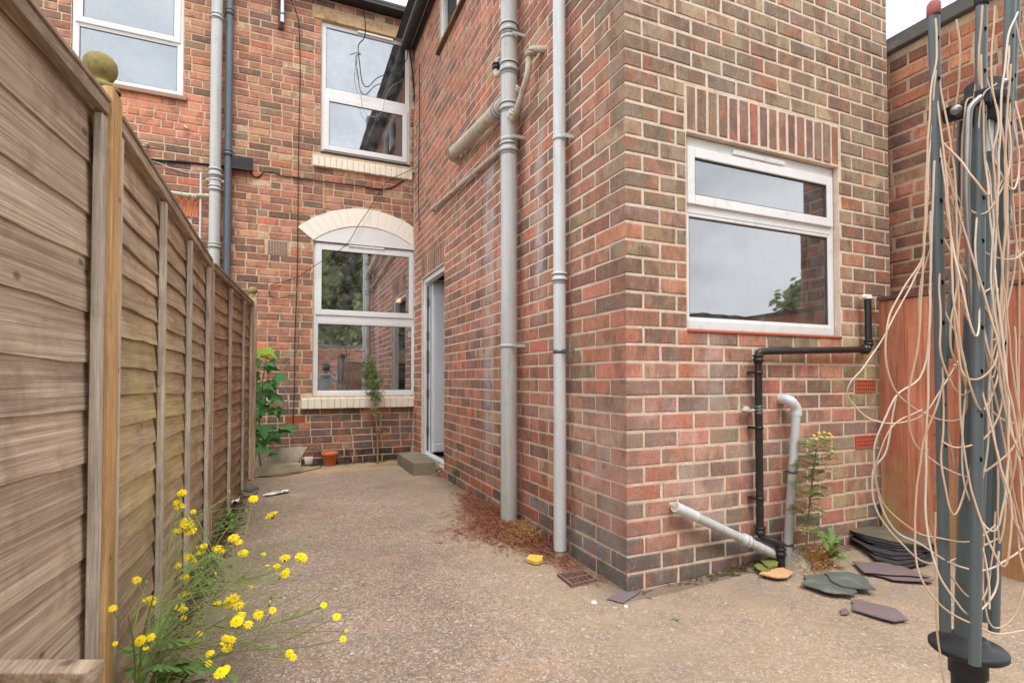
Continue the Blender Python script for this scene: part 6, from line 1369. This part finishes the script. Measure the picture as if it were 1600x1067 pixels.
# photographer: crouching with his back to the house, mirrored in the lower window
def skinned(name, pts, edges, mat, parent, sub=2):
    me = bpy.data.meshes.new(name); me.from_pydata([p[:3] for p in pts], edges, []); me.update(); o = link(name, me, parent)
    m = o.modifiers.new('skin', 'SKIN'); 
    for i, p in enumerate(pts): sv = me.skin_vertices[0].data[i]; rr_ = p[3]; sv.radius = rr_ if isinstance(rr_, tuple) else (rr_, rr_)
    me.skin_vertices[0].data[0].use_root = True
    s = o.modifiers.new('sub', 'SUBSURF'); s.levels = sub; s.render_levels = sub; me.materials.append(mat); return o
px_, py_ = .93, -.62
pt = thing('person', 'person in a grey hooded top crouching with back to the house, hand to head', 'person', (px_, py_, 0))
def Q(x, y, z, r_): return (px_ + x, py_ + y, z, r_)
body = [Q(0, 0, .50, (.15, .13)), Q(0, -.02, .68, (.15, .115)), Q(0, -.05, .88, (.18, .12)), Q(0, -.07, 1.02, (.15, .10)), Q(0, -.08, 1.10, .058), Q(0, -.09, 1.15, .052),
        Q(.16, -.06, 1.02, .07), Q(.30, -.08, .92, .052), Q(.30, -.24, 1.08, .042), Q(.16, -.26, 1.17, .030),
        Q(-.16, -.06, 1.02, .07), Q(-.27, -.08, .82, .052), Q(-.20, -.28, .78, .042), Q(-.10, -.34, .86, .030)]
bo = skinned('body', body, [(0, 1), (1, 2), (2, 3), (3, 4), (4, 5), (3, 6), (6, 7), (7, 8), (8, 9), (3, 10), (10, 11), (11, 12), (12, 13)], M['hoodie'], pt)
legs = [Q(0, 0, .50, (.15, .13)), Q(.10, -.03, .46, .095), Q(.17, -.36, .52, .07), Q(.17, -.27, .28, .055), Q(.17, -.16, .08, .042), Q(-.10, -.03, .46, .095), Q(-.15, -.32, .30, .07), Q(-.15, -.38, .07, .06), Q(-.15, -.1, .07, .05), Q(-.15, .03, .08, .04)]
skinned('trousers', legs, [(0, 1), (1, 2), (2, 3), (3, 4), (0, 5), (5, 6), (6, 7), (7, 8), (8, 9)], M['jeans'], pt)
hc = Vector((px_, py_ - .11, 1.25)); mb = MB(); vs = []; fs = []; n1, n2 = 14, 20
for i in range(n1 + 1):
    for k in range(n2):
        th_ = math.pi * i / n1; ph_ = 2 * math.pi * k / n2; x = math.sin(th_) * math.cos(ph_) * .075; y = math.sin(th_) * math.sin(ph_) * .095; z = math.cos(th_) * .115
        if z < 0: x *= 1 + z * 2.2; y = y * (1 + z * 1.2) - (-z) * .10
        if y < -.08 and abs(x) < .014 and -.03 < z < .015: y -= .018
        if y < -.06 and .010 < z < .03 and .018 < abs(x) < .045: y += .008
        if y < -.07 and -.055 < z < -.045 and abs(x) < .03: y += .005
        vs.append(hc + Vector((x, y, z)))
for i in range(n1):
    for k in range(n2): a = i * n2 + k; b = i * n2 + (k + 1) % n2; fs.append((a, b, b + n2, a + n2))
hd = MB().add(vs, fs, True).build('head', M['skin'], pt)
for s_ in (-1, 1):
    mb = MB(); mb.lathe(hc + Vector((s_ * .074, .0, -.005)), [(0, -.004), (.016, -.002), (.019, .006), (.012, .009), (0, .004)], 10, (s_, 0, 0)); mb.build('ear', M['skin'], hd)
    mb = MB(); mb.lathe(hc + Vector((s_ * .03, -.082, .012)), [(0, .009), (.007, .006), (.009, 0)], 10, (0, -1, 0)); mb.build('eye', M['paper'], hd)
    mb = MB(); mb.lathe(hc + Vector((s_ * .03, -.091, .012)), [(0, .002), (.003, .0015), (.0035, -.001)], 8, (0, -1, 0)); mb.build('pupil', M['hair'], hd)
mb = MB(); vs = []; fs = []
for i in range(10):
    for k in range(n2):
        th_ = math.pi * .62 * i / 9; ph_ = 2 * math.pi * k / n2; y_ = math.sin(ph_); th2 = th_ * (1 if y_ > -.2 else .55); vs.append(hc + Vector((math.sin(th2) * math.cos(ph_) * .086, math.sin(th2) * y_ * .108 + .004, math.cos(th2) * .127 + .004)) + Vector((rf.uniform(-.004, .004),) * 3))
for i in range(9):
    for k in range(n2): a = i * n2 + k; b = i * n2 + (k + 1) % n2; fs.append((a, b, b + n2, a + n2))
MB().add(vs, fs, True).build('hair', M['hair'], pt)
# hood lying on the back
mb = MB(); mb.tube(rounded([(px_ - .11, py_ - .10, 1.09), (px_ - .08, py_ + .03, 1.10), (px_ + .08, py_ + .03, 1.10), (px_ + .11, py_ - .10, 1.09)], .06, 6), .045, 12); mb.build('hood', M['hoodie'], pt)
def hand(wr, d, palm, par, curl=.5):
    wr = Vector(wr); d = Vector(d).normalized(); pn = Vector(palm).normalized(); sx = d.cross(pn).normalized(); pts = [(*(wr - d * .02), .024), (*(wr + d * .03), (.034, .018)), (*(wr + d * .075), (.038, .016))]
    ed = [(0, 1), (1, 2)]; o = skinned('hand', pts, ed, M['skin'], par, 2)
    for i, L_ in enumerate((.062, .072, .066, .05)):
        b = wr + d * .07 + sx * (-.028 + .0185 * i); m = b + d * L_ * .5 + pn * L_ * curl * .25; e = m + (d * (1 - curl * .6) + pn * curl).normalized() * L_ * .5; skinned('finger', [(*b, .0095), (*m, .0088), (*e, .0072)], [(0, 1), (1, 2)], M['skin'], o, 1)
    b = wr + d * .02 - sx * .026; m = b + (d * .5 - sx).normalized() * .035 + pn * .008; e = m + (d + pn * .5).normalized() * .03; skinned('thumb', [(*b, .012), (*m, .0105), (*e, .0085)], [(0, 1), (1, 2)], M['skin'], o, 1)
hand((px_ + .15, py_ - .26, 1.18), (-.6, .35, .5), (-.4, .6, -.3), pt, .5); hand((px_ - .09, py_ - .345, .87), (.5, -.3, .5), (.5, .6, -.4), pt, .9)
for s_, yy in ((.17, -.12), (-.15, .05)):
    mb = MB(); vs = [];
    mb.box((px_ + s_ - .045, py_ + yy - .17 - (.03 if s_ > 0 else 0), .0), (px_ + s_ + .045, py_ + yy + .09, .075)); mb.build('shoe', M['shoe'], pt, bevel=.03, seg=3)
